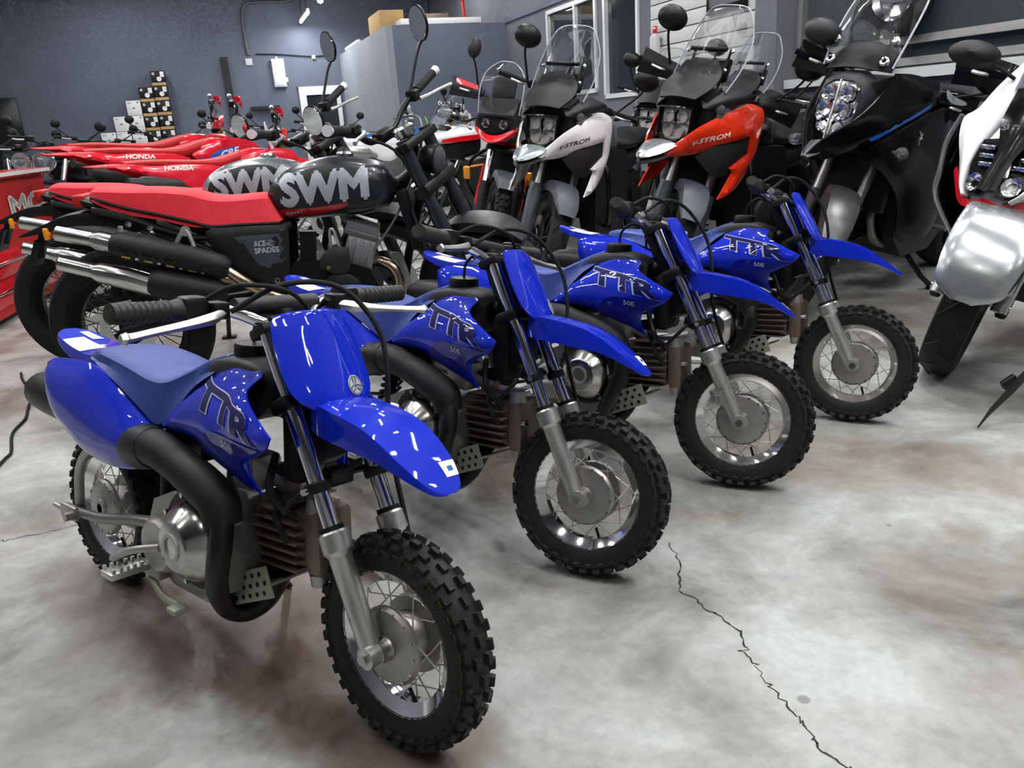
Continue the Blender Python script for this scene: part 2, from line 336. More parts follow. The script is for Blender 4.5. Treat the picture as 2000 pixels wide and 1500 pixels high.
# right wall with openings: s = distance from the corner towards the camera (local y = -s)
g = G(); OPEN = [(1.96, 3.77, 1.3, 2.62), (4.0, 5.0, 1.2, 2.62), (8.1, 10.6, 1.22, 2.9), (10.7, 14.5, 1.22, 2.9)]
s0 = -5.6
for (a, b_, z0, z1) in OPEN:
    rbox(g, 0, .18, -a, -s0, 0, ZC); rbox(g, 0, .18, -b_, -a, 0, z0); rbox(g, 0, .18, -b_, -a, z1, ZC); s0 = b_
rbox(g, 0, .18, YF, -s0, 0, ZC); struct('wall_right', g, 'wallr', 'grey wall with windows on the right')
struct('trim_1', rbox(G(), -.03, 0, -5.7, 0, 2.68, 2.74), 'wall')
for i, (a, b_, z0, z1) in enumerate(OPEN):
    wm = 'white' if i < 2 else 'alu'; g = G(); f = .06
    rbox(g, -.03, .1, -b_, -a, z0, z0+f); rbox(g, -.03, .1, -b_, -a, z1-f, z1); rbox(g, -.03, .1, -a-f, -a, z0, z1); rbox(g, -.03, .1, -b_, -b_+f, z0, z1)
    w = struct('window_%d' % (i+1), g, wm, ['white framed sliding window beside the corner office', 'white framed tall window left of the slat wall', 'aluminium framed shop window right of the pillar', 'aluminium framed wide shop window at the right'][i])
    struct('pane', rbox(G(), .03, .036, -b_+f, -a-f, z0+f, z1-f), 'glassdark' if i < 2 else 'smoke', parent=w)
    if i != 1:
        mid = (a+b_)/2+(.17 if i == 0 else 0); struct('mullion', rbox(G(), -.025, .09, -mid-.03, -mid+.03, z0+f, z1-f), wm, parent=w)
    if i > 1: struct('rail', rbox(G(), -.06, .09, -b_+f, -a-f, z0+.16, z0+.22), wm, parent=w)
struct('trim_2', rbox(G(), -.12, 0, -14.5, -8.05, 1.12, 1.2), 'pvc', 'pale window ledge')
pl = struct('wall_pillar', rbox(G(), -.22, 0, -8.03, -7.7, 0, ZC), 'wallr', 'grey square pillar')
sw = struct('wall_slats', rbox(G(), -.02, 0, -7.7, -5.35, .3, 2.7), 'grey', 'white slat wall panel')
for i in range(15): struct('plank', rbox(G(), -.045, -.02, -7.69, -5.36, .31+i*.16, .31+i*.16+.148, .004), 'offwhite', parent=sw)
struct('trim_3', rbox(G(), XL, -2.25, 5.38, 5.415, 0, .12), 'wall')
# door with white frame in the back wall
dx0, dx1 = -2.25-1.06, -2.25-.1
g = G(); rbox(g, dx0, dx1, 5.34, 5.415, 1.85, 2.04); rbox(g, dx0, dx0+.16, 5.34, 5.415, 0, 1.85); rbox(g, dx1-.1, dx1, 5.34, 5.415, 0, 1.85)
dr = struct('door_1', g, 'white', 'white framed glass door in the back wall'); struct('pane', rbox(G(), dx0+.16, dx1-.1, 5.38, 5.40, 0, 1.85), 'glassdark', parent=dr)
struct('trim_4', rbox(G(), dx0-.03, dx1, 5.36, 5.415, 2.04, 2.08), 'wall')
struct('trim_5', rbox(G(), -2.25-2.68, -2.25-2.53, 5.33, 5.415, 0, 2.75), 'dgrey', 'dark pilaster strip on the back wall')
struct('trim_6', rbox(G(), -2.25-2.2, -2.25-1.55, 5.2, 5.415, 1.6, 1.66), 'dgrey', 'dark ledge on the back wall')
# cracks in the slab
def crack(pts, w, seed):
    rnd = random.Random(seed); P = []
    for i in range(len(pts)-1):
        n = 7
        for j in range(n):
            t = j/n; P.append((pts[i][0]*(1-t)+pts[i+1][0]*t+rnd.gauss(0, .004), pts[i][1]*(1-t)+pts[i+1][1]*t+rnd.gauss(0, .004)))
    vs, fs = [], []
    for i, p in enumerate(P):
        q = V(P[min(i+1, len(P)-1)])-V(P[max(i-1, 0)]); nrm = V((-q.y, q.x)).normalized(); ww = w*rnd.uniform(.25, 1.)
        vs += [(p[0]+nrm.x*ww, p[1]+nrm.y*ww, .0006), (p[0]-nrm.x*ww, p[1]-nrm.y*ww, .0006)]
        if i: fs.append((2*i-2, 2*i-1, 2*i+1, 2*i))
    return G().add(vs, fs)
Mt['crack'] = mat('crack_dirt', (.035, .032, .028), rough=.9)
struct('crack', crack([(.361, 1.688), (.364, 1.576), (.34, 1.495), (.372, 1.443), (.398, 1.394), (.43, 1.321), (.419, 1.266), (.432, 1.198), (.441, 1.142), (.459, 1.09), (.467, 1.042), (.464, 1.014), (.497, .973), (.52, .9), (.56, .8)], .0028, 3), 'crack', parent=fl)
struct('crack', crack([(-1.6, 1.9), (-1.442, 1.936), (-1.385, 1.959), (-1.334, 1.972), (-1.276, 1.999), (-1.1, 2.08)], .0018, 4), 'crack', parent=fl)
# ---------------------------------------------------------------- lamps of the hall
Mt['led'] = mat('led_white', (1, .98, .95), emit=12, var=0); Mt['tube'] = mat('led_tube_white', (.96, .98, 1), emit=12, var=0)
for k in ('led', 'tube'): Mt[k].cycles.emission_sampling = 'NONE'
def lamp_tube(x, y, z, L=1.25, al=True, label='white ceiling light tube', d=None):
    d = d or (d1 if al else d2); c = V((x, y, z)); a, b = c-d*L/2, c+d*L/2
    t = thing('tube_lamp', label, 'lamp', c, 'ceiling tube lamps'); t.location = (0, 0, 0)
    part('tube', cyl(a, b, .03, n=8), 'tube', t); h = V((0, 0, .05))
    li = bpy.data.lights.new('tube_light', 'AREA'); li.shape = 'RECTANGLE'; li.size = L; li.size_y = .06; li.energy = 4.2*LAMP*L; li.color = (.97, .985, 1)
    lo = link('tube_light', li, t); lo.matrix_basis = MX.Translation(c-V((0, 0, .035))) @ MX.Rotation(math.atan2(d.y, d.x), 4, 'Z')
    part('housing', cyl(a+h, b+h, .035, n=8), 'white', t)
    for e in (.3, -.3): part('cord', cyl(c+d*L*e+h, V((*(c+d*L*e)[:2], ZC)), .006, n=6), 'black', t)
def lamp_bulb(x, y, z, label='round white ceiling bulb'):
    t = thing('bulb_lamp', label, 'lamp', (x, y, z), 'ceiling bulbs')
    part('bulb', G().lathe([(-.06, .001), (-.04, .048), (.01, .06), (.06, .03)], (0, 0, 0), (0, 0, 1), 8), 'led', t)
    li = bpy.data.lights.new('bulb_light', 'POINT'); li.energy = 2.8*LAMP; li.shadow_soft_size = .045; li.color = (1, .98, .95); lo = link('bulb_light', li, t); lo.location = (0, 0, -.125)
    part('socket', cyl((0, 0, .05), (0, 0, .14), .03, n=10), 'white', t); part('cord', cyl((0, 0, .13), (0, 0, ZC-z), .006, n=6), 'black', t)
for i in range(7):  # the farthest rows are added to brighten the back wall
    for j in range(3):
        if i == 0 and j < 2: continue
        lamp_tube(-5.2+j*3.2-i*.35, .6+i*2.7, 4.2, label='white ceiling tube lamp, %s of row %s from the camera' % (('left', 'middle', 'right')[j], ('one', 'two', 'three', 'four', 'five', 'six (added)', 'seven (added)')[i]))
for i in range(3): lamp_tube(3.3-i*.45, .6+i*2.2, 4.2, label='added fill tube above the right-hand bikes, %s from the camera' % ('first', 'second', 'third')[i])  # unseen tubes added to brighten the white bike's fairing
ORDN = ('first', 'second', 'third', 'fourth', 'fifth')
for i in range(5):
    for j in range(5):
        if i == 0 and j < 2: continue
        lamp_bulb(-3.4+j*1.6+.25*(i % 2), -.9+i*1.35, 3.9, 'round ceiling bulb, %s from the left in the %s bulb row' % (ORDN[j], ORDN[i]))
lamp_tube(-3.99, 18.83, 3.4, 1.5, label='bright hanging tube lamp near the back wall')
lamp_bulb(-3.2, 16.75, 3.42, 'bright bulb hanging beside the tube near the back wall')
# ---------------------------------------------------------------- wheels
def knobby(Rr, w, rimr, n=36, kh=.009, kw=.011, rows=2):
    """tyre lathe plus tread blocks, wheel centre at the origin, axle along y"""
    b = Rr-kh; prof = [(-w*.72, rimr-.004), (-w*.93, rimr+.008), (-w, rimr+(b-rimr)*.45), (-w*.9, rimr+(b-rimr)*.75), (-w*.62, b-.004), (-w*.25, b-.0005), (0, b)]
    prof = prof+[(-h, r) for h, r in prof[-2::-1]]
    g = G().lathe(prof, (0, 0, 0), (0, 1, 0), 56)
    def block(th, y, rad, tilt, l, d, hh):
        M = MX.Rotation(th, 4, 'Y') @ MX.Translation((0, y, rad)) @ MX.Rotation(tilt, 4, 'X')
        x, yy = l/2, d/2; t = .82
        vs = [(sx*x, sy*yy, -.004) for sx in (-1, 1) for sy in (-1, 1)]+[(sx*x*t, sy*yy*t, hh) for sx in (-1, 1) for sy in (-1, 1)]
        g.add([M @ V(p) for p in vs], [(4, 5, 7, 6), (0, 1, 5, 4), (2, 6, 7, 3), (0, 4, 6, 2), (1, 3, 7, 5)])
    pitch = 2*math.pi/n
    for i in range(n):
        a = i*pitch; L = Rr*pitch
        if i % 2: block(a, 0, b-.001, 0, L*.62, w*.42, kh)
        else:
            for s in (-1, 1): block(a, s*w*.36, b-.0015, -s*.18, L*.62, w*.42, kh)
        for s in (-1, 1): block(a+pitch*.5, s*w*.74, b-.007, -s*.62, L*.6, w*.36, kh*1.05); block(a, s*w*.93, b-.019, -s*1.12, L*.5, w*.3, kh*.6)
    return g
def rim_g(r, w, d=.02, n=48):
    p = [(-w, r-.004), (-w, r+.003), (-w*.85, r+.003), (-w*.75, r-.004), (-w*.45, r-.008), (-w*.3, r-d), (w*.3, r-d), (w*.45, r-.008), (w*.75, r-.004), (w*.85, r+.003), (w, r+.003), (w, r-.004), (w*.8, r-.010), (w*.4, r-d-.006), (-w*.4, r-d-.006), (-w*.8, r-.010)]
    return G().lathe(p, (0, 0, 0), (0, 1, 0), n, closed=True)
def spoke_meshes(hr, hy, rr, ry, twist, rad, m):
    out = []
    for s in (-1, 1):
        for tw in (-1, 1):
            a = twist*tw; out.append(mesh('spoke', G().tube([(math.sin(a)*hr, s*hy, math.cos(a)*hr), (0, s*ry, rr)], rad, 5), m))
    return out
def add_spokes(w, n, hr, hy, rr, ry, twist=.75, rad=.0013, m='alu'):
    ms = spoke_meshes(hr, hy, rr, ry, twist, rad, m)
    for i in range(n):
        o = part('spoke', ms[i % 4], None, w); o.matrix_basis = MX.Rotation(2*math.pi*i/n+.05, 4, 'Y')
# ---------------------------------------------------------------- small blue off-road bike
def section(y, zt, w, zl, wl, x, n=15, crown=.006, sh=.02):
    """closed cross-section: crowned top, rounded shoulder, sloping sides"""
    pts = []
    for j in range(n):
        t = -1+2*j/(n-1); a = abs(t)
        if a < .6: yy = w*a/.6*.86; zz = zt-crown*(a/.6)**2
        elif a < .8: q = (a-.6)/.2; yy = w*(.86+.14*math.sin(q*math.pi/2)); zz = zt-crown-(sh)*(1-math.cos(q*math.pi/2))
        else: q = (a-.8)/.2; yy = w+(wl-w)*q; zz = (zt-crown-sh)*(1-q)+zl*q
        pts.append((x, math.copysign(yy, t) if a > 1e-6 else 0, zz))
    return pts
def curved(cols, n=5):
    """smooth a list of stations column-wise"""
    return spline(cols, n)
def fender(stations, k=5, nt=13, th=.003):
    """stations: x, z crown, half width, skirt drop -> grid; returns G and surface function"""
    S = spline(stations, k); rows = []
    def sec(x, z, hw, dr, t):
        a = abs(t)
        if a < .62: yy, zz = hw*.93*a/.62, -.1*dr*(a/.62)**2.
        elif a < .8: q = (a-.62)/.18; yy, zz = hw*(.93+.07*math.sin(q*1.571)), -.1*dr-.22*dr*(1-math.cos(q*1.571))
        else: q = (a-.8)/.2; yy, zz = hw*(1+.02*q), -.32*dr-.68*dr*q
        return (x, math.copysign(yy, t) if a > 1e-6 else 0., z+zz)
    for x, z, hw, dr in S: rows.append([sec(x, z, hw, dr, -1+2*j/(nt-1)) for j in range(nt)])
    def F(s, t):
        i = s*(len(S)-1); a = int(min(i, len(S)-2)); q = S[a]*(1-(i-a))+S[a+1]*(i-a); return np.array(sec(*q, t))
    return G().patch(rows, th if S[-1][0] > S[0][0] else -th), F
def on_fender(F, s0, s1, t0, t1, n=8, eps=.0012):
    rows = []
    for i in range(n+1):
        rows.append([F(s0+(s1-s0)*i/n, t0+(t1-t0)*j/n)+np.array([0, 0, eps]) for j in range(n+1)])
    return G().patch(rows, -.0003)
XR, ZA = -.05, .1908     # rear axle
def build_ttr():
    T = thing('youth_dirt_bike', 'small blue dirt bike', 'dirt bike', group='row of small blue dirt bikes'); P = lambda n, g, m, st=False, lab=None, **k: part(n, g, m, T, st, lab, **k)
    fa = V((.925, 0, ZA)); fd = V((-.459, 0, .888)).normalized()
    def fk(z, y): return V((.8225+(z-.3754)*fd.x/fd.z, y, z))
    # front wheel
    w = P('front_wheel', rim_g(.132, .025), 'chrome', True); w['label'] = 'chrome spoked rim'
    def whl(o, front):
        part('tyre', TYRE, None, o); part('tyre_stripe', STRIPE, None, o)
        add_spokes(o, 28, .062, .027, .110, .005)
        h = G().lathe([(-.045, .012), (-.045, .02), (-.04, .022), (-.038, .05), (-.036, .064), (-.030, .069), (-.024, .069), (-.02, .06), (-.018, .045), (.02, .045), (.022, .068), (.034, .070), (.036, .055), (.04, .02), (.04, .012)], (0, 0, 0), (0, 1, 0), 40); part('hub', h, 'hubgrey' if front else 'castgrey', o)
        g = G()
        for i in range(14):
            a = 2*math.pi*i/14; c = V((math.cos(a)*.0635, 0, math.sin(a)*.0635)); g.tube([c+V((0, -.034, 0)), c+V((0, -.0385, 0))], .0028, 6)
        part('flange_rivets', g, 'steel', o, kind='stuff')
        if front: part('brake_plate', G().lathe([(.036, .062), (.040, .06), (.044, .03), (.044, .0)], (0, 0, 0), (0, 1, 0), 32), 'dgrey', o); part('speed_boss', G().lathe([(-.045, .022), (-.06, .02), (-.062, .013), (-.045, .013)], (0, 0, 0), (0, 1, 0), 20), 'steel', o)
        part('valve_stem', cyl((.04, -.006, -.105), (.03, -.012, -.075), .0035, n=8), 'rubber', o)
        part('tyre_mark', G().box((0, -.0285, -.158), (.008, .001, .004)), 'yellow', o)
    TYRE = mesh('tyre', knobby(.1908, .033, .130), 'tread', 30); STRIPE = mesh('tyre_stripe', G().lathe([(-.0322, .1655), (-.0318, .1668), (-.0300, .1668), (-.0300, .1655)], (0, 0, 0), (0, 1, 0), 48, closed=True), 'stripe')
    whl(w, True); w['axle'] = tuple(fa)
    P('front_axle', cyl((.925, -.088, ZA), (.925, .088, ZA), .0075, n=12), 'steel', True)
    for s in (-1, 1):
        y = s*.0628; b = fk(.178, y); t = fk(.3754, y)
        sl = G().tube([b, fk(.20, y), fk(.26, y), fk(.338, y), fk(.342, y), fk(.346, y), fk(.373, y), fk(.3765, y)], [.0165, .0185, .0195, .0205, .0225, .0268, .0268, .0235], 20)
        o = P('fork_slider', sl, 'alu', True)
        part('axle_lug', G().tube([(.925, s*.052, ZA), (.925, s*.084, ZA)], .019, 16), 'alu', o)
        part('axle_nut', G().tube([(.925, s*.084, ZA), (.925, s*.092, ZA)], .0105, 6), 'steel', o)
        P('fork_tube', cyl(fk(.37, y), fk(.70, y), .0148, n=20), 'chrome', True); P('dust_seal', cyl(fk(.3765, y), fk(.384, y), .021, n=16), 'rubber', True)
        o = P('fork_guide', G().tube([fk(.436, y), fk(.440, y), fk(.450, y), fk(.453, y)], [.019, .022, .022, .019], 16), 'black', True); part('guide_bolt', cyl(fk(.445, y)+V((.0, s*.02, 0)), fk(.445, y)+V((.004, s*.034, 0)), .006, n=8), 'steel', o)
    P('fork_brace', G().tube([fk(.445, -.06)+V((-.03, 0, 0)), fk(.445, .06)+V((-.03, 0, 0))], .008, 8).box(fk(.445, 0)+V((-.028, 0, .0)), (.03, .05, .03), b=.004), 'black', True)
    up_ = MX.Rotation(-math.atan2(.459, .888), 4, 'Y')
    P('lower_clamp', G().box(fk(.575, 0)+V((-.012, 0, 0)), (.055, .165, .028), up_, .008), 'black', True); P('upper_clamp', G().box(fk(.695, 0)+V((-.010, 0, 0)), (.05, .16, .02), up_, .006), 'matblack', True)
    P('steering_stem', cyl(fk(.56, 0)+V((-.035, 0, 0)), fk(.72, 0)+V((-.035, 0, 0)), .022, n=16), 'black', True)
    # front fender
    g, F = fender([(.752, .586, .048, .05), (.79, .5885, .057, .057), (.84, .583, .061, .055), (.89, .573, .061, .050), (.93, .556, .060, .037), (.97, .531, .055, .024), (1.005, .506, .044, .014), (1.028, .487, .028, .007), (1.036, .480, .008, .002)], 4)
    o = P('front_fender', g, 'blue', True); part('sticker', on_fender(F, .70, .80, .18, .66), 'paper', o, label='white sticker')
    part('sticker_dot', on_fender(F, .735, .765, .34, .50, 4, .0022), 'cblue', o)
    # number plate
    A = spline([(.732, .690, .050), (.729, .696, .066), (.718, .704, .076), (.70, .716, .082), (.66, .740, .087), (.615, .766, .086), (.592, .778, .074), (.578, .782, .052), (.571, .783, .022)], 4)
    px = lambda y, z: np.interp(-z, -A[:, 0], A[:, 1])-.021*(y/.085)**2
    g = G().patch([[(px(hw*v, z), hw*v, z-.004*v*v) for v in np.linspace(-1, 1, 15)] for z, xc, hw in A], .004); S = px; o = P('number_plate', g, 'blue', True)
    cy, cz = .034, .605; em = G()
    def ring(r0, r1, e=.0016):
        vs = []; fs = []
        for i in range(32):
            a = 2*math.pi*i/32
            for r in (r0, r1): u, v = cy+r*math.cos(a), cz+r*math.sin(a); vs.append((S(u, v)+e, u, v))
            fs.append((2*i, 2*i+1, (2*i+3) % 64, (2*i+2) % 64))
        return G().add(vs, fs)
    em = part('emblem', ring(.0, .0165), 'ltgrey', o, label='round tuning-fork emblem'); e2 = ring(.0135, .0148, .0026)
    for q in range(3):
        a = math.pi/2+q*2*math.pi/3; dx, dz = math.cos(a), math.sin(a)
        for sgn, r0, r1 in ((-1, .004, .0125), (1, .004, .0125), (0, .0, .004)):
            vs = []
            for r in (r0, r1):
                for wv in (-.0012, .0012): u, v = cy+dx*r-dz*(sgn*.0032+wv), cz+dz*r+dx*(sgn*.0032+wv); vs.append((S(u, v)+.0028, u, v))
            e2.add(vs, [(0, 1, 3, 2)])
    part('emblem_forks', e2, 'grey', o)
    P('plate_stay', G().tube([(.66, 0, .70), (.70, 0, .69)], .012, 8).box((.73, 0, .60), (.03, .05, .03), b=.004), 'black', True)
    # handlebar, grips, levers
    bar = [(.598, -.30, .738), (.587, -.20, .735), (.583, -.12, .734), (.60, -.08, .722), (.628, -.04, .702), (.63, 0, .70)]; bar += [(x, -y, z) for x, y, z in bar[-2::-1]]
    P('handlebar', G().tube(bar, .0108, 12, 5), 'chrome', True, 'chrome handlebar'); P('bar_clamp', G().box((.632, 0, .703), (.045, .09, .03), b=.006), 'black', True)
    P('crossbar_pad', G().tube([(.592, -.085, .732), (.592, .085, .732)], .017, 12), 'dgrey', True)
    for s in (-1, 1):
        gr = G().tube([(.6, s*.302, .7385), (.5995, s*.300, .738), (.598, s*.29, .7378), (.59, s*.2, .7355), (.5885, s*.185, .7352), (.588, s*.182, .735)], [.012, .0165, .0165, .0158, .019, .019], 16)
        for i in range(9): gr.lathe([(-.002, .0164), (0, .0176), (.002, .0164)], (.5905+.0075*(i/8)*1., s*(.205+i*.0105), .7356+.002*i/8), (.09, s*1., .02), 16)
        P('grip', gr, 'rubberg', True)
        h = P('switch_housing', G().box((.588, s*.160, .735), (.042, .045, .044), b=.009).tube([(.587, s*.185, .735), (.587, s*.15, .735)], .018, 14), 'black', True)
        part('lever_mount', G().box((.604, s*.125, .732), (.038, .032, .03), b=.006), 'black', h)
        lv = G().loft([[(x+a*c*.008, y, z+a*d_*hh) for a, c, d_ in ((1, 1, 0), (.8, .7, .7), (.8, 0, 1), (.8, -.7, .7), (1, -1, 0), (.8, -.7, -.7), (.8, 0, -1), (.8, .7, -.7))] for x, y, z, hh in [tuple(p) for p in spline([(.615, s*.118, .728, .011), (.632, s*.15, .722, .013), (.638, s*.20, .716, .010), (.645, s*.255, .711, .0085), (.659, s*.298, .708, .009), (.662, s*.306, .708, .012), (.661, s*.314, .708, .009)], 4)]])
        P('lever', lv, 'alu', True, 'silver lever')
    P('brake_cable', G().tube([(.622, -.11, .73), (.66, -.03, .775), (.70, .06, .768), (.755, .098, .70), (.785, .095, .62), (.80, .085, .50), (.86, .075, .34), (.90, .05, .25)], .0048, 8, 7), 'rubber', True, 'black brake cable')
    P('throttle_cable', G().tube([(.60, -.145, .75), (.635, -.10, .775), (.67, -.02, .76), (.67, .03, .69), (.62, .03, .60), (.60, 0, .52)], .004, 8, 6), 'rubber', True); P('cable_clip', G().box((.795, .09, .555), (.022, .03, .02), b=.003), 'paper', True)
    P('wiring_loop', G().tube([fk(.45, -.063)+V((.0, -.022, 0)), (.77, -.10, .43), (.74, -.10, .40), (.72, -.08, .39), (.66, -.06, .41)], .005, 8, 6), 'rubber', False)
    # body panels
    sh = [(.466, -.083, .572), (.478, -.062, .592), (.505, -.058, .606), (.548, -.055, .618), (.600, -.050, .617), (.630, -.068, .610), (.636, -.10, .595), (.655, -.116, .583), (.705, -.134, .562), (.764, -.149, .540), (.743, -.145, .514), (.664, -.125, .476), (.657, -.113, .445), (.669, -.10, .410), (.616, -.107, .433), (.540, -.111, .458), (.495, -.111, .474), (.44, -.11, .481), (.335, -.10, .472), (.415, -.10, .532)]
    gs = G().panel(sh, 'xz', side=-1, bulge=.007, rim=.015, lip=.005, h=.013, th=.004, corner={5, 9, 11, 13, 18}, ctrl=[(.60, -.115, .55), (.56, -.122, .51), (.52, -.098, .565)]); S = gs.surf
    for s in (-1, 1):
        o = P('tank_shroud', gs if s < 0 else gs.flipy(), 'blue')
        U0 = (.488, .574); du = (.262, -.047); dv = (-.013, .040)
        U0 = (.497, .545)
        for (b_, m_, e_, n_) in ((.075, 'ltgrey', .0014, 'letter_outline'), (.040, 'navy', .0024, 'lettering')):
            d_ = decal('TTR', (.494+(.075-b_)*.06, .546+(.075-b_)*.05), (.238-(.075-b_)*.12, -.030), (-.014, .047-(.075-b_)*.09), S, bold=b_, eps=e_, shear=.0, fit=True, cuts=3); part(n_, d_ if s < 0 else d_.flipy(), m_, o)
        d_ = decal('50E', (.615, .497), (.040, -.003), (-.004, .0125), S, bold=.01, eps=.0034, shear=.2, fit=True, cuts=2); part('model_number', d_ if s < 0 else d_.flipy(), 'ltgrey', o)
        gr_ = G().panel([(x, S(x, z)-.0012, z) for x, z in ((.560, .512), (.640, .516), (.735, .513), (.664, .480), (.654, .446), (.664, .418), (.615, .438), (.555, .458), (.52, .47))], 'xz', side=-1, bulge=.0, lip=0, h=.012, th=.0003, ctrl=[(x, S(x, z)-.0014, z) for x, z in ((.56, .49), (.58, .475), (.60, .50), (.61, .465), (.63, .49), (.64, .46), (.66, .50), (.69, .505), (.645, .44))]); part('dark_graphic', gr_ if s < 0 else gr_.flipy(), 'bluedk', o)
    sp = [(-.080, -.128, .552), (-.045, -.124, .566), (.02, -.118, .569), (.106, -.110, .566), (.22, -.110, .523), (.328, -.108, .476), (.324, -.124, .462), (.318, -.130, .40), (.29, -.132, .382), (.209, -.140, .374), (.11, -.142, .382), (.043, -.145, .409), (-.026, -.145, .443), (-.067, -.140, .494)]
    gp = G().panel(sp, 'xz', side=-1, bulge=.026, rim=.045, lip=.006, h=.015, th=.004, corner={0, 5}); S2 = gp.surf
    for s in (-1, 1): P('side_panel', gp if s < 0 else gp.flipy(), 'blue')
    # seat
    st = np.array([(.015, .585, .055, .568, .05), (.03, .593, .072, .572, .078), (.10, .596, .085, .566, .096), (.20, .586, .090, .538, .104), (.29, .571, .090, .503, .106), (.345, .573, .084, .480, .103), (.40, .598, .064, .520, .095), (.445, .620, .052, .570, .078), (.48, .632, .046, .600, .055), (.49, .633, .042, .62, .045)])
    P('seat', G().loft([section(0, r[1], r[2], r[3], r[4], r[0], 21, .005, .022) for r in spline(st, 4)]), 'blueseat', lab='matt blue vinyl seat')
    # tank, cap, hose
    tk = np.array([(.40, .595, .045, .53, .05), (.45, .618, .052, .52, .06), (.50, .632, .055, .52, .062), (.56, .634, .055, .52, .065), (.61, .622, .05, .53, .06), (.635, .606, .04, .56, .045)])
    P('fuel_tank', G().loft([section(0, r[1], r[2], r[3], r[4], r[0], 21, .006, .018) for r in spline(tk, 4)]), 'dgrey')
    c = P('fuel_cap', G().lathe([(0, .03), (.004, .037), (.02, .037), (.026, .034), (.028, .02), (.028, 0)], (.522, 0, .628), (.05, 0, 1), 28), 'black')
    P('vent_hose', G().tube([(.522, 0, .657), (.53, .0, .69), (.565, 0, .712), (.60, .005, .69), (.605, .01, .64)], .0035, 8, 7), 'rubber')
    # rear fender
    g, F = fender([(.10, .583, .055, .012), (.04, .578, .068, .026), (-.03, .574, .066, .03), (-.10, .578, .061, .028), (-.17, .588, .052, .02), (-.215, .597, .04, .012), (-.238, .602, .015, .004)], 4)
    o = P('rear_fender', g, 'blue')
    part('sticker', on_fender(F, .40, .66, -.62, .0), 'paper', o, label='white warning sticker'); part('sticker', on_fender(F, .60, .80, .12, .45), 'ltgrey', o)
    # exhaust
    P('muffler', G().tube([(.28, -.085, .45), (.20, -.085, .455), (-.02, -.09, .463), (-.13, -.09, .466), (-.19, -.09, .466), (-.225, -.09, .466), (-.228, -.09, .466)], [.03, .05, .052, .05, .044, .03, .02], 20), 'black')
    P('heat_shield', G().tube([(.325, -.122, .438), (.40, -.130, .446), (.47, -.132, .432), (.54, -.132, .412), (.592, -.131, .388), (.606, -.131, .350)], [.040, .036, .034, .037, .037, .034], 16, 5), 'matblack', lab='black exhaust heat shield'); P('exhaust_joint', G().tube([(.300, -.118, .43), (.335, -.122, .437), (.375, -.126, .444)], [.043, .046, .040], 16), 'black')
    P('exhaust_pipe', G().tube([(.608, -.133, .38), (.622, -.145, .345), (.626, -.152, .315), (.612, -.150, .275), (.580, -.132, .225), (.545, -.100, .17), (.532, -.07, .136), (.548, -.042, .132), (.572, -.015, .16), (.60, 0, .22), (.63, 0, .26)], .0205, 14, 6), 'black', lab='dark exhaust pipe')
    P('front_cable_guard', G().tube([(.66, -.05, .40), (.69, -.08, .37), (.72, -.08, .33)], .006, 8, 5), 'rubber')
    # engine
    P('crankcase', G().loft([[(x, y, z) for x, z in ((.31, .26), (.33, .20), (.40, .165), (.52, .165), (.58, .20), (.60, .27), (.585, .33), (.52, .365), (.42, .365), (.34, .33))] for y in (-.115, -.10, .10, .115)]), 'alud')
    cc = P('clutch_cover', G().lathe([(-.012, .080), (-.026, .078), (-.042, .068), (-.058, .050), (-.062, .047), (-.064, .043), (-.064, .0)], (.500, -.108, .288), (0, 1, 0), 40), 'steel', lab='polished round clutch cover')
    P('clutch_case', G().lathe([(0, .095), (-.016, .095), (-.020, .09), (-.020, 0)], (.495, -.108, .288), (0, 1, 0), 36), 'dgrey')
    part('cover_ring', G().lathe([(-.060, .027), (-.067, .027), (-.067, .020), (-.060, .020)], (.500, -.108, .288), (0, 1, 0), 28, closed=True), 'castgrey', cc)
    g = G()
    for i in range(7):
        a = i*.9; p = V((.495+.088*math.cos(a), -.127, .288+.088*math.sin(a))); g.tube([p, p+V((0, -.008, 0))], .006, 6)
    part('cover_bolts', g, 'steel', cc, kind='stuff')
    P('side_case', G().lathe([(0, .06), (-.02, .058), (-.03, .05), (-.03, 0)], (.375, -.108, .245), (0, 1, 0), 28), 'castgrey')
    cy_ = P('cylinder', G().box((.635, 0, .318), (.15, .075, .115), b=.015), 'brownmetal')
    for i in range(8):
        z = .262+i*.0185; l = (.105, .118, .124, .128, .126, .120, .11, .095)[i]
        part('fin', G().box((.648, 0, z-.006), (l, .118-.004*abs(i-3.5), .005), MX.Rotation(R(-4), 4, 'Y'), .002), 'brownmetal', cy_)
    hd = P('cylinder_head', G().box((.733, 0, .318), (.045, .085, .128), MX.Rotation(R(-4), 4, 'Y'), .014), 'brownmetal', lab='brownish cast cylinder head')
    part('valve_cap', G().tube([(.728, -.02, .375), (.726, -.02, .402)], [.022, .018], 14), 'castgrey', hd); part('valve_cap', G().tube([(.736, -.025, .26), (.738, -.025, .238)], [.018, .015], 14), 'castgrey', hd); part('head_bolt', G().tube([(.75, -.03, .33), (.765, -.03, .332)], .008, 8), 'steel', hd)
    P('spark_plug', G().tube([(.71, -.055, .37), (.70, -.085, .40), (.685, -.09, .43), (.65, -.05, .47)], .007, 8, 4), 'black')
    P('carburettor', G().box((.55, -.02, .415), (.07, .07, .07), b=.012).tube([(.52, 0, .42), (.42, 0, .44)], .03, 14).tube([(.585, 0, .41), (.63, 0, .39)], .02, 12), 'castgrey')
    P('air_box', G().box((.36, 0, .47), (.14, .13, .13), b=.02), 'black')
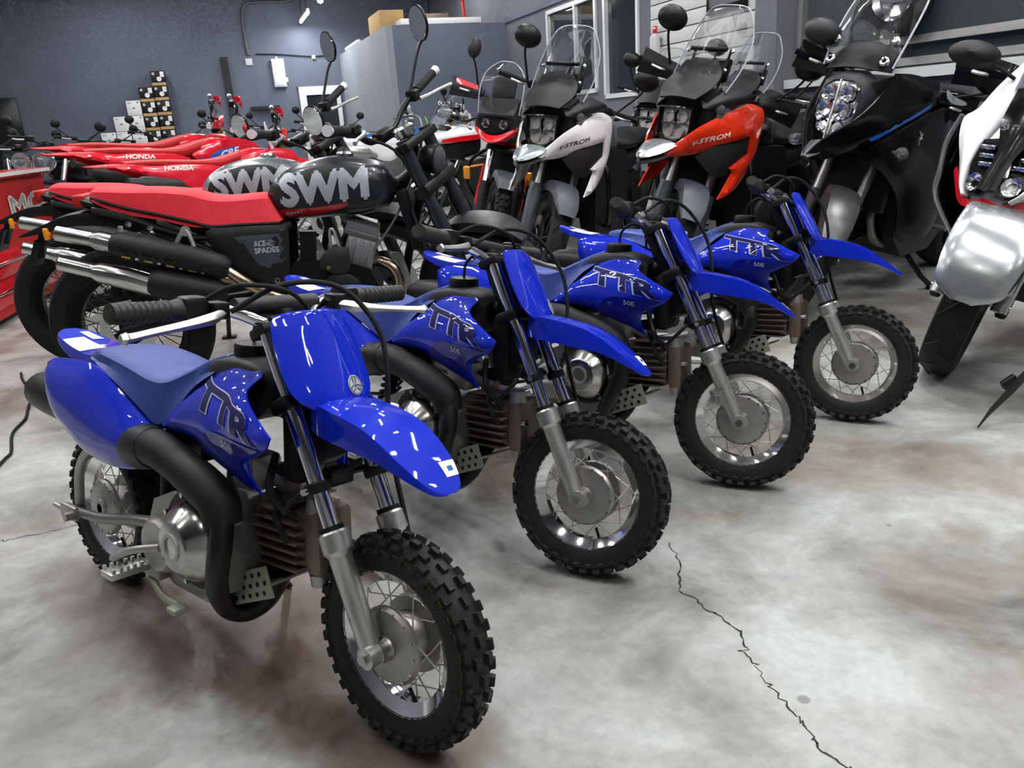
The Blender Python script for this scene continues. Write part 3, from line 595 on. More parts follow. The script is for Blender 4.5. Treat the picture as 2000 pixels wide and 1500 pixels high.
    # frame
    P('frame', G().tube([fk(.70, 0)+V((-.035, 0, -.01)), (.68, 0, .62), (.60, 0, .56), (.50, 0, .52), (.38, 0, .505), (.25, 0, .52)], .022, 12, 4).tube([(.71, 0, .56), (.70, 0, .45), (.60, 0, .42), (.52, 0, .38)], .016, 10, 4).tube([(.38, .06, .50), (.33, .075, .40), (.32, .075, .25), (.40, .07, .17)], .012, 10, 4).tube([(.38, -.06, .50), (.33, -.075, .40), (.32, -.075, .25), (.40, -.07, .17)], .012, 10, 4).tube([(.30, -.06, .50), (.05, -.07, .555)], .010, 8).tube([(.30, .06, .50), (.05, .07, .555)], .010, 8).box((.70, 0, .52), (.06, .07, .13), up_, .015), 'black')
    P('radiator_stay', G().box((.685, 0, .50), (.05, .1, .16), b=.02), 'matblack')
    # skid plate with holes
    o = P('skid_plate', G().box((.58, -.012, .195), (.17, .13, .006), MX.Rotation(R(-24), 4, 'Y'), .002).box((.588, -.078, .206), (.165, .004, .06), MX.Rotation(R(-24), 4, 'Y'), .001), 'olive'); g = G()
    for i in range(6):
        for j in range(3): p = MX.Rotation(R(-24), 4, 'Y') @ V((-.062+i*.024+(j % 2)*.010, 0, -.018+j*.018))+V((.588, -.0805, .206)); g.tube([p, p+V((0, -.0006, 0))], .0048, 10)
    part('perforation', g, 'black', o, kind='stuff')
    # rear end
    w = P('rear_wheel', rim_g(.132, .025), 'chrome'); w['label'] = 'chrome spoked rim'; whl(w, False); w['axle'] = (XR, 0, ZA)
    for s in (-1, 1):
        P('swingarm', G().tube([(.32, s*.06, .245), (.20, s*.075, .235), (.05, s*.088, .205), (XR-.06, s*.09, .19)], [.014, .013, .012, .012], 10, 4), 'alud')
        P('axle_adjuster', G().box((XR-.03, s*.1, ZA), (.075, .012, .035), b=.004).tube([(XR, s*.09, ZA), (XR, s*.125, ZA)], .011, 8).tube([(XR-.06, s*.1, ZA), (XR-.105, s*.1, ZA)], .006, 8), 'castgrey')
    P('fender_stay', G().tube([(XR-.02, -.08, .21), (XR+.0, -.082, .30), (XR+.06, -.08, .36), (XR+.15, -.075, .385)], .011, 10, 5), 'castgrey')
    P('shock', G().tube([(.22, 0, .28), (.29, 0, .47)], .017, 12).tube([(.29+.028*math.cos(i*.9)-.07*(1-i/70), .028*math.sin(i*.9), .47-.19*(1-i/70)) for i in range(70)], .0045, 6), 'black')
    P('drive_chain', G().tube([(XR, .055, ZA+.055), (.36, .055, .30), (.40, .055, .27), (.36, .055, .235), (XR, .055, ZA-.055), (XR-.055, .055, ZA)], .006, 6, 5, True), 'steel'); P('sprocket', G().lathe([(-.002, .02), (-.002, .06), (.002, .06), (.002, .02)], (XR, .055, ZA), (0, 1, 0), 30, closed=True), 'steel')
    for s in (-1, 1):
        o = P('foot_peg', G().box((.315, s*.165, .188), (.045, .085, .014), b=.003), 'alu'); g = G()
        for i in range(6):
            for q in (-1, 1): g.box((.315+q*.018, s*(.13+i*.014), .198), (.006, .006, .01))
        part('peg_teeth', g, 'alu', o, kind='stuff'); part('peg_bracket', G().box((.345, s*.11, .185), (.07, .05, .03), b=.005), 'alud', o)
    P('brake_pedal', G().tube([(.33, -.125, .165), (.40, -.14, .150), (.47, -.15, .158), (.50, -.16, .165)], .007, 8, 4).box((.505, -.168, .167), (.03, .03, .012), b=.003), 'olive')
    P('kick_starter', G().tube([(.40, -.14, .25), (.34, -.165, .235), (.27, -.17, .20)], .008, 8, 4), 'castgrey')
    P('side_stand', G().tube([(.38, .09, .17), (.36, .15, .09), (.35, .198, .028)], .009, 8).box((.345, .205, .0265), (.05, .04, .006), MX.Rotation(R(-7.5), 4, 'X'), .002), 'black')
    return T
ttr = build_ttr()
def place_wheels(root):
    """wheels keep their axle offset under the steering matrix"""
    for c in root.children:
        if 'axle' in c: c.matrix_basis = c.matrix_basis @ MX.Translation(c['axle'])
TT = [(-.9589, 1.6763, -38.3411, 9.4573, -2.1277, 'nearest and largest blue dirt bike, front number plate facing the camera'), (-.5459, 2.2210, -42.4625, 7.6512, 16.6975, 'second blue dirt bike, its wheel just behind the nearest one'), (-.1212, 2.5428, -37.3786, 6.8543, 14.5258, 'third blue dirt bike counted from the nearest'), (.3834, 2.9720, -38.765, 6.8371, 10.539, 'farthest blue dirt bike of the row, beside the black touring bike')]
ALLT = [ttr]+[copy_tree(ttr) for _ in TT[1:]]
for o, (x, y, yaw, lean, steer, lab) in zip(ALLT, TT):
    o['label'] = lab; pose(o, x, y, yaw, lean, steer, .925, 25.24, .0375); place_wheels(o)
# ---------------------------------------------------------------- shared big-bike pieces
def road_tyre(Rr, w, rimr, n=40, groove=True, block=False):
    prof = [(-w*.7, rimr-.005), (-w*.92, rimr+.012), (-w, rimr+(Rr-rimr)*.5), (-w*.9, rimr+(Rr-rimr)*.74), (-w*.62, Rr-.015), (-w*.3, Rr-.004), (0, Rr)]
    prof = prof+[(-h, r) for h, r in prof[-2::-1]]; g = G().lathe(prof, (0, 0, 0), (0, 1, 0), 56)
    if block:
        for i in range(n):
            for s, yy, tl in ((-1, w*.28, .12), (1, w*.28, .12), (-1, w*.78, .6), (1, w*.78, .6)):
                M = MX.Rotation(2*math.pi*(i+(.5 if yy > w*.5 else 0))/n, 4, 'Y') @ MX.Translation((0, s*yy, Rr-(.001 if yy < w*.5 else .018))) @ MX.Rotation(-s*tl, 4, 'X'); l = Rr*2*math.pi/n*.34
                g.add([M @ V(p) for p in [(sx*l, sy*w*.2, -.006) for sx in (-1, 1) for sy in (-1, 1)]+[(sx*l*.85, sy*w*.17, .008) for sx in (-1, 1) for sy in (-1, 1)]], [(4, 5, 7, 6), (0, 1, 5, 4), (2, 6, 7, 3), (0, 4, 6, 2), (1, 3, 7, 5)])
    return g
def tread_grooves(Rr, w, n=14):
    g = G()
    for i in range(n):
        for s in (-1, 1):
            a0 = 2*math.pi*(i+(.5 if s > 0 else 0))/n; P_ = []
            for q in range(5):
                t = q/4; y = s*w*(.08+.72*t); rr = Rr+.0012-(.004*(abs(y)/w/.3)**2 if abs(y) < w*.3 else .004+.016*((abs(y)/w-.3)/.45)); P_.append((math.sin(a0+t*.22)*rr, y, math.cos(a0+t*.22)*rr))
            g.tube(P_, .0035, 4)
    return g
def cast_spokes(g, rr, n=5, tw=.16, hy=.02):
    for i in range(n):
        for s in (-1, 1):
            a = 2*math.pi*i/n; g.tube([(math.sin(a+s*.35)*.05, s*hy*.5, math.cos(a+s*.35)*.05), (math.sin(a+s*tw)*rr, 0, math.cos(a+s*tw)*rr)], [.014, .010], 6)
    return g
TYC = {}
def wheel(T, name, pos, Rr, w, rimr, st=False, spoked=0, cast=0, rimm='black', disc=0, block=False, hubm='black', groove=False):
    o = part(name, rim_g(rimr, w*.72, .025, 40), rimm, T, st); o['axle'] = pos
    k = (Rr, w, rimr, block)
    if k not in TYC: TYC[k] = (mesh('tyre', road_tyre(Rr, w, rimr, block=block), 'rubber', 32), mesh('tread_grooves', tread_grooves(Rr, w), 'black') if groove else None)
    part('tyre', TYC[k][0], None, o)
    if TYC[k][1]: part('tread_grooves', TYC[k][1], None, o, kind='stuff')
    h = G().lathe([(-.06, .012), (-.06, .03), (-.045, .045), (-.035, .03), (.035, .03), (.045, .045), (.06, .03), (.06, .012)], (0, 0, 0), (0, 1, 0), 20)
    if cast: cast_spokes(h, rimr-.02, cast)
    part('hub', h, hubm, o)
    if spoked: add_spokes(o, spoked, .042, .04, rimr-.03, .006, .8, .0022, 'steel' if rimm != 'black' else 'dgrey')
    if disc: part('brake_disc', G().lathe([(-w*.9-.004, disc*.62), (-w*.9-.004, disc), (-w*.9, disc), (-w*.9, disc*.62)], (0, 0, 0), (0, 1, 0), 32, closed=True), 'steel', o)
    return o
def se_section(x, zt, zb, w, n=20, p=2.6, dx=0.):
    zc, h = (zt+zb)/2, (zt-zb)/2; out = []
    for j in range(n):
        a = 2*math.pi*(j+.5)/n; c, s = math.cos(a), math.sin(a)
        z = zc+h*math.copysign(abs(s)**(2/p), s); out.append((x+dx*(zt-z), w*math.copysign(abs(c)**(2/p), c), z))
    return out
def se_loft(st, k=4, n=20, p=2.6):
    return G().loft([se_section(*r[:4], n=n, p=p, dx=(r[4] if len(r) > 4 else 0)) for r in spline(st, k)])
def se_y(st, p=2.6):
    A = np.array(st)
    def f(x, z):
        zt, zb, w = (np.interp(x, A[:, 0], A[:, i]) for i in (1, 2, 3)); q = abs((z-(zt+zb)/2)/((zt-zb)/2)); return w*max(0, 1-min(q, .999)**p)**(1/p)
    return f
def mirror_part(T, c, rx, rz, stem, m='black', st=True, tilt=0, glass='mirror', thick=.02):
    """oval mirror: shell with a glass on the rear face, on a bent stem; tilt turns it about the vertical"""
    M = MX.Translation(c) @ MX.Rotation(tilt, 4, 'Z')
    def disc(x, k): return [M @ V((x, rx*k*math.cos(2*math.pi*i/24), rz*k*math.sin(2*math.pi*i/24))) for i in range(24)]
    o = part('mirror', G().loft([disc(0, 1.), disc(thick*.5, .98), disc(thick, .75), disc(thick*1.25, .3)]), m, T, st)
    part('mirror_glass', G().loft([disc(-.001, .93), disc(-.003, .92)]), glass, o)
    part('mirror_stem', G().tube([tuple(M @ V((thick*.6, 0, -rz*.8)))]+list(stem), .0065, 8, 4), 'black', o)
    return o
# ---------------------------------------------------------------- retro scrambler with red seat
def build_swm(tank='satin', field='dgrey', letters='ltgrey'):
    T = thing('scrambler_motorcycle', 'scrambler', 'motorcycle', group='scramblers with red seats'); P = lambda n, g, m, st=False, lab=None, **k: part(n, g, m, T, st, lab, **k)
    wheel(T, 'rear_wheel', (0, 0, .32), .32, .072, .225, spoked=36, disc=.11)
    wheel(T, 'front_wheel', (1.468, 0, .318), .318, .06, .235, True, spoked=36, disc=.15)
    st = [(-.035, .862, .06, .838, .07), (0, .870, .085, .808, .10), (.10, .862, .10, .765, .115), (.22, .853, .105, .737, .128), (.33, .836, .108, .704, .138), (.40, .812, .110, .697, .140), (.47, .802, .112, .695, .14), (.58, .803, .105, .695, .138), (.615, .800, .10, .70, .132)]
    rings = []
    for r in spline(st, 4):
        k = max(0, (r[0]-.42)/.2)*.55; s = section(0, r[1], r[2], r[3], r[4], r[0], 21, .012, .02); rings.append([(x+k*(r[1]-z), y, z) for x, y, z in s])
    o = P('seat', G().loft(rings), 'redseat', lab='long red ribbed seat'); part('seat_piping', G().tube([(-.02, -.1, .835), (.1, -.113, .79), (.22, -.127, .757), (.33, -.137, .724), (.40, -.139, .70), (.5, -.14, .697), (.66, -.136, .692)], .006, 6, 3), 'black', o)
    tk = [(.612, .800, .765, .03), (.64, .842, .715, .078), (.68, .872, .695, .105), (.76, .905, .690, .130), (.88, .922, .690, .145), (.98, .910, .690, .146), (1.06, .888, .704, .135), (1.10, .852, .733, .108), (1.117, .806, .770, .05)]
    o = P('fuel_tank', se_loft(tk, 4, 24, 2.7), tank); F = se_y(spline(tk, 4), 2.7); SF = lambda x, z: -F(x, z)
    def dome(pts, m, n, eps, par=o):
        poly = np.array(pts); r = geo.delaunay_2d_cdt([V(p) for p in list(spline(poly, 4, True, set(range(0, 0))))]+[V((x, z)) for x in np.arange(.62, 1.1, .02) for z in np.arange(.69, .93, .015) if inpoly((x, z), poly)], [(i, (i+1) % (4*len(poly))) for i in range(4*len(poly))], [], 1, 1e-6)
        g = G().add([(p.x, SF(p.x, p.y)-eps, p.y) for p in r[0]], [tuple(q) for q in r[2]]); part(n, g, m, par); 
        return g
    for sgn in (1,):
        dome([(.650, .795), (.689, .846), (.803, .886), (.904, .888), (.974, .865), (1.012, .765), (.98, .745), (.904, .738), (.660, .728)], field, 'badge_field', .003)
        dome([(.662, .735), (.80, .738), (.926, .748), (.885, .722), (.80, .712), (.678, .706)], 'red', 'red_stripe', .0035)
        part('badge_lettering', decal('SWM', (.668, .742), (.345, .012), (.004, .130), SF, bold=.062, eps=.005, fit=True, cuts=3), letters, o, label='large grey SWM lettering')
        part('stripe_lettering', decal('SWM', (.683, .715), (.062, .002), (.0, .012), SF, bold=.005, eps=.005, fit=True), 'paper', o)
    P('tank_cap', G().lathe([(0, .032), (.012, .034), (.02, .028), (.02, 0)], (.93, 0, .915), (.08, 0, 1), 20), 'steel')
    sc = [(.381, -.148, .680), (.42, -.148, .692), (.55, -.150, .690), (.690, -.148, .684), (.672, -.150, .52), (.661, -.150, .446), (.60, -.150, .442), (.54, -.153, .470), (.45, -.158, .537), (.39, -.152, .64)]
    g = G().panel(sc, 'xz', side=-1, bulge=.012, rim=.02, h=.02, corner={3, 5}); o = P('side_cover', g, 'matblack'); S = g.surf
    g2 = G().panel([(.468, S(.468, .665)-.001, .665), (.675, S(.675, .672)-.001, .672), (.662, S(.662, .53)-.001, .53), (.59, S(.59, .52)-.001, .52), (.535, S(.535, .56)-.001, .56)], 'xz', side=-1, bulge=.003, rim=.008, h=.02); part('cover_inset', g2, 'slate', o); S3 = g2.surf
    part('cover_lettering', decal('ACE', (.553, .612), (.046, .0), (0, .022), S3, bold=.03, eps=.002, fit=True), 'ltgrey', o); part('cover_lettering', decal('SPADES', (.553, .585), (.092, .0), (0, .022), S3, bold=.03, eps=.002, fit=True), 'ltgrey', o)
    part('spade_badge', G().box((.618, S3(.618, .622)-.002, .622), (.03, .003, .026), MX.Rotation(R(30), 4, 'Y'), .001), 'steel', o); part('cover_bolt', G().lathe([(0, .011), (-.004, .011), (-.004, .005), (0, .005)], (.62, S(.62, .475)-.001, .475), (0, 1, 0), 14, closed=True), 'steel', o)
    P('side_cover', G().panel(sc, 'xz', side=-1, bulge=.012, rim=.02, h=.03, corner={3, 5}).flipy(), 'matblack')
    # twin high exhaust
    for nm, a in (('upper', [(-.150, -.16, .724), (-.143, -.16, .721), (-.03, -.165, .690), (-.02, -.165, .687), (.0, -.166, .681), (.10, -.17, .648), (.341, -.18, .573), (.43, -.185, .54)]), ('lower', [(-.150, -.20, .619), (-.143, -.20, .616), (-.04, -.20, .579), (-.03, -.20, .575), (-.01, -.20, .568), (.08, -.20, .540), (.228, -.20, .478), (.36, -.19, .44)])):
        P('exhaust_can', G().tube(a, [.018, .028, .029, .029, .039, .042, .042, .038], 20), 'steel', lab='polished exhaust can')
    o = P('heat_shield', G().tube([(.045, -.169, .667), (.07, -.171, .66), (.20, -.176, .62), (.34, -.182, .578), (.43, -.186, .548), (.455, -.187, .538)], [.040, .051, .053, .053, .048, .03], 18), 'matblack', lab='black slotted heat shield'); g = G()
    for i in range(4):
        for q, (yy, zz, ln) in enumerate(((-.042, -.028, .032), (-.052, -.006, .030))): c = V((.10+i*.075, -.172+yy*1.06-.004, .650-i*.0235+zz*1.06)); part('slot', G().box(c, (ln, .006, .008), MX.Rotation(R(17), 4, 'Y'), .002), 'gold' if q == 0 else 'gloss', o); part('slot', G().box(c+V((.036, 0, -.011)), (.012, .006, .008), MX.Rotation(R(17), 4, 'Y'), .002), 'ltgrey' if q == 0 else 'gloss', o)
    P('heat_shield', G().tube([(.165, -.205, .518), (.19, -.206, .51), (.30, -.204, .478), (.40, -.198, .455), (.43, -.195, .45)], [.045, .056, .057, .050, .03], 18), 'matblack')
    P('link_pipe', G().tube([(.43, -.187, .545), (.49, -.19, .495), (.54, -.17, .45), (.62, -.14, .40), (.8, -.10, .33), (.95, -.1, .29), (1.05, -.1, .31), (1.088, -.1, .40), (1.075, -.1, .47), (1.03, -.08, .498), (.98, -.05, .50)], .021, 14, 5), 'copper', lab='heat-tinted exhaust header')
    P('exhaust_bracket', G().tube([(.252, -.165, .62), (.30, -.155, .69), (.318, -.155, .69), (.34, -.165, .595)], .009, 8, 3).lathe([(0, .02), (-.012, .018), (-.012, 0)], (.31, -.15, .69), (0, 1, 0), 16), 'alu'); P('exhaust_bracket', G().box((.085, -.165, .705), (.018, .012, .05), b=.003), 'alu')
    # tail
    g, F2 = fender([(.14, .742, .10, .05), (.02, .775, .10, .05), (-.08, .785, .095, .05), (-.15, .776, .088, .045), (-.23, .747, .075, .03), (-.31, .718, .055, .012), (-.335, .708, .03, .006)], 4); P('rear_fender', g, 'black')
    P('tail_light', G().box((-.075, -.0, .822), (.05, .15, .05), b=.012), 'redfab', lab='red tail light'); P('tail_cowl', se_loft([(-.10, .835, .81, .05), (-.05, .84, .79, .085), (.05, .80, .755, .10), (.12, .77, .74, .10)], 4, 16), 'black')
    for s in (-1, 1): P('indicator', G().tube([(-.20, s*.03, .715), (-.20, s*.09, .715)], .006, 8).box((-.205, s*.10, .715), (.018, .022, .045), b=.006), 'orange')
    P('plate_holder', G().box((-.29, 0, .64), (.012, .12, .11), MX.Rotation(R(25), 4, 'Y'), .003).tube([(-.26, 0, .72), (-.29, 0, .62)], .012, 8), 'black')
    P('subframe', G().tube([(-.02, -.11, .79), (.097, -.12, .755), (.278, -.12, .675), (.40, -.12, .655), (.70, -.12, .68)], .014, 8, 3).tube([(.38, -.12, .655), (.50, -.12, .50), (.56, -.12, .40)], .014, 8, 3).tube([(.18, -.12, .71), (.36, -.12, .62), (.44, -.12, .58)], .010, 8).mirror(), 'black')
    for x, z in ((.108, .731), (.182, .710)): P('frame_bolt', G().lathe([(0, .012), (-.008, .012), (-.010, .006), (-.01, 0)], (x, -.135, z), (0, 1, 0), 12), 'steel')
    # engine
    e = P('crankcase', G().loft([[(x, y, z) for x, z in ((.60, .44), (.66, .30), (.80, .25), (.96, .27), (1.02, .38), (.98, .48), (.86, .53), (.70, .54))] for y in (-.13, -.12, .12, .13)]), 'black')
    part('clutch_cover', G().lathe([(0, .09), (-.02, .088), (-.03, .075), (-.03, 0)], (.86, -.12, .39), (0, 1, 0), 28), 'matblack', e)
    P('sprocket_cover', G().panel([(.797, -.148, .549), (.854, -.15, .582), (.907, -.15, .576), (.903, -.15, .495), (.858, -.15, .474), (.786, -.148, .504)], 'xz', side=-1, bulge=.012, h=.02), 'dgrey'); P('cover_bolt', G().lathe([(0, .008), (-.006, .008), (-.006, 0)], (.822, -.162, .508), (0, 1, 0), 12), 'gold')
    P('air_box', G().box((.748, -.10, .582), (.06, .05, .14), MX.Rotation(R(8), 4, 'Y'), .006), 'black'); P('air_box_rim', G().tube([(.722, -.128, .63), (.726, -.128, .655), (.79, -.128, .65)], .004, 6), 'steel')
    hd = MX.Rotation(R(-24), 4, 'Y') if False else MX.Rotation(R(20), 4, 'Y')
    c = P('cylinder', G().box((.945, -.0, .545), (.12, .19, .13), hd, .008), 'castgrey')
    for i in range(4): part('fin', G().box(V((.945, 0, .545))+hd @ V((-.045+i*.03, -.098, 0)), (.015, .012, .105), hd, .003), 'alu', c)
    P('cylinder_head', G().loft([[V((.968, 0, .635))+hd @ V((a, b, z)) for a, b in ((-.07*k, -.1*k), (.07*k, -.1*k), (.07*k, .1*k), (-.07*k, .1*k))] for z, k in ((-.03, 1.), (-.015, 1.02), (-.013, .96), (.02, .92), (.035, .7))]), 'alud'); P('intake_stay', G().tube([(.838, -.13, .56), (.842, -.13, .645), (.858, -.13, .645), (.872, -.13, .575)], .006, 8, 3), 'alu')
    P('front_sprocket_guard', G().panel([(1.06, .05, .50), (1.08, .05, .515), (1.11, .05, .50), (1.13, .05, .43), (1.14, .05, .36), (1.13, .05, .30), (1.10, .05, .31), (1.105, .05, .40), (1.09, .05, .46)], 'xz', side=-1, bulge=.004, h=.02), 'pvc')
    P('radiator', G().box((1.16, 0, .66), (.05, .26, .24), MX.Rotation(R(-12), 4, 'Y'), .01), 'black'); P('radiator_guard', G().box((1.195, -.10, .60), (.012, .09, .22), MX.Rotation(R(-14), 4, 'Y'), .004), 'dgrey')
    P('swingarm', G().tube([(.58, -.10, .38), (.3, -.11, .36), (0, -.12, .32)], [.03, .026, .022], 10).mirror(), 'black'); P('shock', G().tube([(.16, -.125, .36), (.30, -.125, .64)], .024, 10).mirror(), 'black')
    P('foot_peg', G().tube([(.56, -.13, .33), (.56, -.23, .33)], .012, 8), 'alud'); P('side_stand', G().tube([(.62, .1, .28), (.58, .2, .10), (.56, .26, .012)], .012, 8).box((.56, .27, .006), (.07, .05, .01)), 'black')
    # front end
    def fk(z, y): return V((1.240+(.973-z)*.355, y, z))
    for s in (-1, 1):
        P('fork_leg', G().tube([fk(1.0, s*.1), fk(.74, s*.1), fk(.72, s*.1), fk(.34, s*.1)], [.025, .025, .031, .031], 14), 'satin', True)
    P('lower_clamp', G().box(fk(.81, 0), (.07, .28, .05), MX.Rotation(R(-25), 4, 'Y'), .015), 'black', True); P('upper_clamp', G().box(fk(.975, 0), (.07, .27, .035), MX.Rotation(R(-25), 4, 'Y'), .01), 'black', True)
    g, _ = fender([(1.27, .60, .065, .03), (1.36, .66, .07, .04), (1.47, .675, .072, .04), (1.58, .655, .07, .03), (1.66, .60, .05, .01)], 4); P('front_fender', g, 'black', True)
    P('head_light', G().lathe([(-.06, .03), (-.04, .05), (0, .058), (.012, .058), (.016, .052)], (1.31, 0, .90), (1, 0, -.05), 28), 'black', True); P('head_light_lens', G().lathe([(0, .052), (.012, .04), (.018, .02), (.02, 0)], (1.325, 0, .90), (1, 0, -.05), 28), 'lens', True)
    P('steering_head', G().tube([(1.17, 0, 1.0), (1.24, 0, .80)], .03, 12), 'black'); P('main_frame', G().tube([(1.24, 0, .86), (1.1, 0, .78), (.9, 0, .72)], .03, 10, 3).tube([(1.23, .0, .80), (1.14, .07, .5), (1.05, .09, .27), (.7, .1, .24)], .018, 8, 3), 'black')
    b = [(1.140, -.41, 1.125), (1.12, -.27, 1.085), (1.10, -.19, 1.045), (1.095, -.10, .992), (1.095, 0, .988)]; b += [(x, -y, z) for x, y, z in b[-2::-1]]
    P('handlebar', G().tube(b, .012, 12, 5), 'black', True); P('bar_clamp', G().box((1.10, 0, .99), (.05, .11, .04), b=.008), 'black', True); P('gauge', G().lathe([(0, .04), (.03, .045), (.04, .035)], (1.20, 0, .99), (-.4, 0, 1), 20, cap=True), 'steel', True)
    for s in (-1, 1):
        P('grip', G().tube([(1.142, s*.425, 1.129), (1.14, s*.41, 1.125), (1.123, s*.29, 1.09)], .018, 14), 'rubber', True); P('bar_end', G().tube([(1.143, s*.428, 1.13), (1.147, s*.452, 1.137)], [.016, .02], 12), 'white', True, 'white bar end')
        P('switch_pod', G().box((1.122, s*.255, 1.08), (.05, .05, .045), b=.01), 'black', True); P('lever', G().tube([(1.16, s*.24, 1.07), (1.185, s*.29, 1.075), (1.20, s*.36, 1.08), (1.225, s*.42, 1.085)], [.009, .008, .007, .008], 8, 4), 'alu', True, 'silver lever')
    mirror_part(T, (1.108, .42, 1.325), .066, .072, [(1.115, .36, 1.22), (1.112, .26, 1.10)], tilt=R(58)); mirror_part(T, (1.066, -.40, 1.155), .042, .052, [(1.08, -.36, 1.09), (1.10, -.28, 1.08)], tilt=R(85))
    P('brake_hose', G().tube([(1.13, -.24, 1.06), (1.22, -.15, .98), (1.27, -.12, .85), (1.33, -.12, .70), (1.40, -.11, .45)], .006, 6, 5), 'rubber', True); P('clutch_cable', G().tube([(1.14, .22, 1.05), (1.24, .05, 1.04), (1.22, -.05, .90), (1.12, -.11, .70), (1.0, -.14, .55)], .005, 6, 5), 'grey')
    return T
def inpoly(p, P_):
    r = False; n = len(P_)
    for i in range(n):
        a, b = P_[i], P_[(i+1) % n]
        if (a[1] > p[1]) != (b[1] > p[1]) and p[0] < (b[0]-a[0])*(p[1]-a[1])/(b[1]-a[1])+a[0]: r = not r
    return r
sw1 = build_swm(); sw1['label'] = 'black scrambler motorcycle with long red seat, in front of the silver-tank one'
sw2 = copy_tree(sw1); sw2['label'] = 'scrambler motorcycle with silver tank and red seat, behind the black-tank one'
for c in sw2.children:
    if c.name.startswith('fuel_tank'): c.data = c.data.copy(); c.data.materials[0] = Mt['silverp']
pose(sw1, -1.525, 3.135, 7, 0, -32, 1.42, 27, .11); place_wheels(sw1); pose(sw2, -2.0, 3.72, 10, 0, -30, 1.42, 27, .11); place_wheels(sw2)
# ---------------------------------------------------------------- tall adventure tourers seen from the front left
def sheet(T, name, rows, m, th=.003, k=3, st=False, lab=None, par=None):
    return part(name, G().patch(rows, th, k, k), m, par or T, st, lab)
def bars(T, zc, xc, hw, rise, back, m='black', grips='rubber', guards=None, ends=None):
    b = [(xc-back, -hw, zc+rise), (xc-back*.8, -hw*.65, zc+rise*.95), (xc-back*.3, -hw*.35, zc+rise*.5), (xc, -.06, zc), (xc, .06, zc)]; b = b[:4]+[(x, -y, z) for x, y, z in b[3::-1]]
    part('handlebar', G().tube(b, .012, 10, 4), m, T, True); A = np.array(b)
    for s in (-1, 1):
        e = V((xc-back, s*hw, zc+rise)); q = V((xc-back*.83, s*hw*.68, zc+rise*.96)); part('grip', G().tube([q, e+(e-q)*.02], .0175, 12), grips, T, True); part('bar_end', G().tube([e, e+(e-q).normalized()*.04], [.016, .02], 10), ends or 'black', T, True)
        part('switch_pod', G().box(q+(q-e)*.3, (.05, .06, .05), b=.01), 'black', T, True); l0 = q+V((.04, 0, -.01))
        part('lever', G().tube([l0, l0+V((.035, s*.05, 0)), e+V((.075, -s*.03, -.01))], .007, 8, 4), 'alu', T, True)
        if guards:
            g = G().patch([[(e.x+.06+dx*.04-abs(t)*.02, s*(hw+.03-dx*.20), zc+rise-.005+t*.065*(1-.35*dx)) for t in (-1, -.5, 0, .5, 1)] for dx in (0, .25, .5, .75, 1.)]+[[(e.x+.04, s*(hw-.19), zc+rise+t*.02) for t in (-1, -.5, 0, .5, 1)]], .006, 3, 2); o = part('hand_guard', g, guards[0], T, True)
            if len(guards) > 1: part('guard_stripe', G().patch([[(e.x+.068+dx*.04-abs(t)*.02, s*(hw+.03-dx*.20), zc+rise-.005+t*.065*(1-.35*dx)) for t in (.35, .65, .95)] for dx in (.15, .4, .65, .9)], .004, 3, 3), guards[1], o)
def forks(T, axle, rake, top, half, mu, ml, zsplit, r0=.0235, r1=.031, guard=None):
    t = math.tan(R(rake)); f = lambda z, y: V((axle[0]-(z-axle[2])*t, y, z))
    for s in (-1, 1):
        part('fork_tube', cyl(f(zsplit, s*half), f(top, s*half), r0, n=16), mu, T, True); part('fork_slider', G().tube([f(axle[2]-.02, s*half), f(zsplit-.01, s*half), f(zsplit, s*half)], [r1*.9, r1, r0*1.05], 14), ml, T, True)
        if guard: part('fork_guard', G().loft([[f(z, s*half)+V((.03*math.cos(a)*k+.012, s*.008+.042*math.sin(a)*k, 0)) for a in np.linspace(-1.9, 1.9, 10)] for z, k in ((axle[2]+.0, .8), (axle[2]+.06, 1), (zsplit-.06, 1.05), (zsplit+.01, .9))], closed=False), guard, T, True)
    for z, n in ((top-.02, 'upper_clamp'), (top-.24, 'lower_clamp')): part(n, G().box(f(z, 0), (.07, half*2+.08, .045), MX.Rotation(R(-rake), 4, 'Y'), .012), 'black', T, True)
    part('front_axle', cyl((axle[0], -half-.03, axle[2]), (axle[0], half+.03, axle[2]), .012, n=10), 'steel', T, True); return f
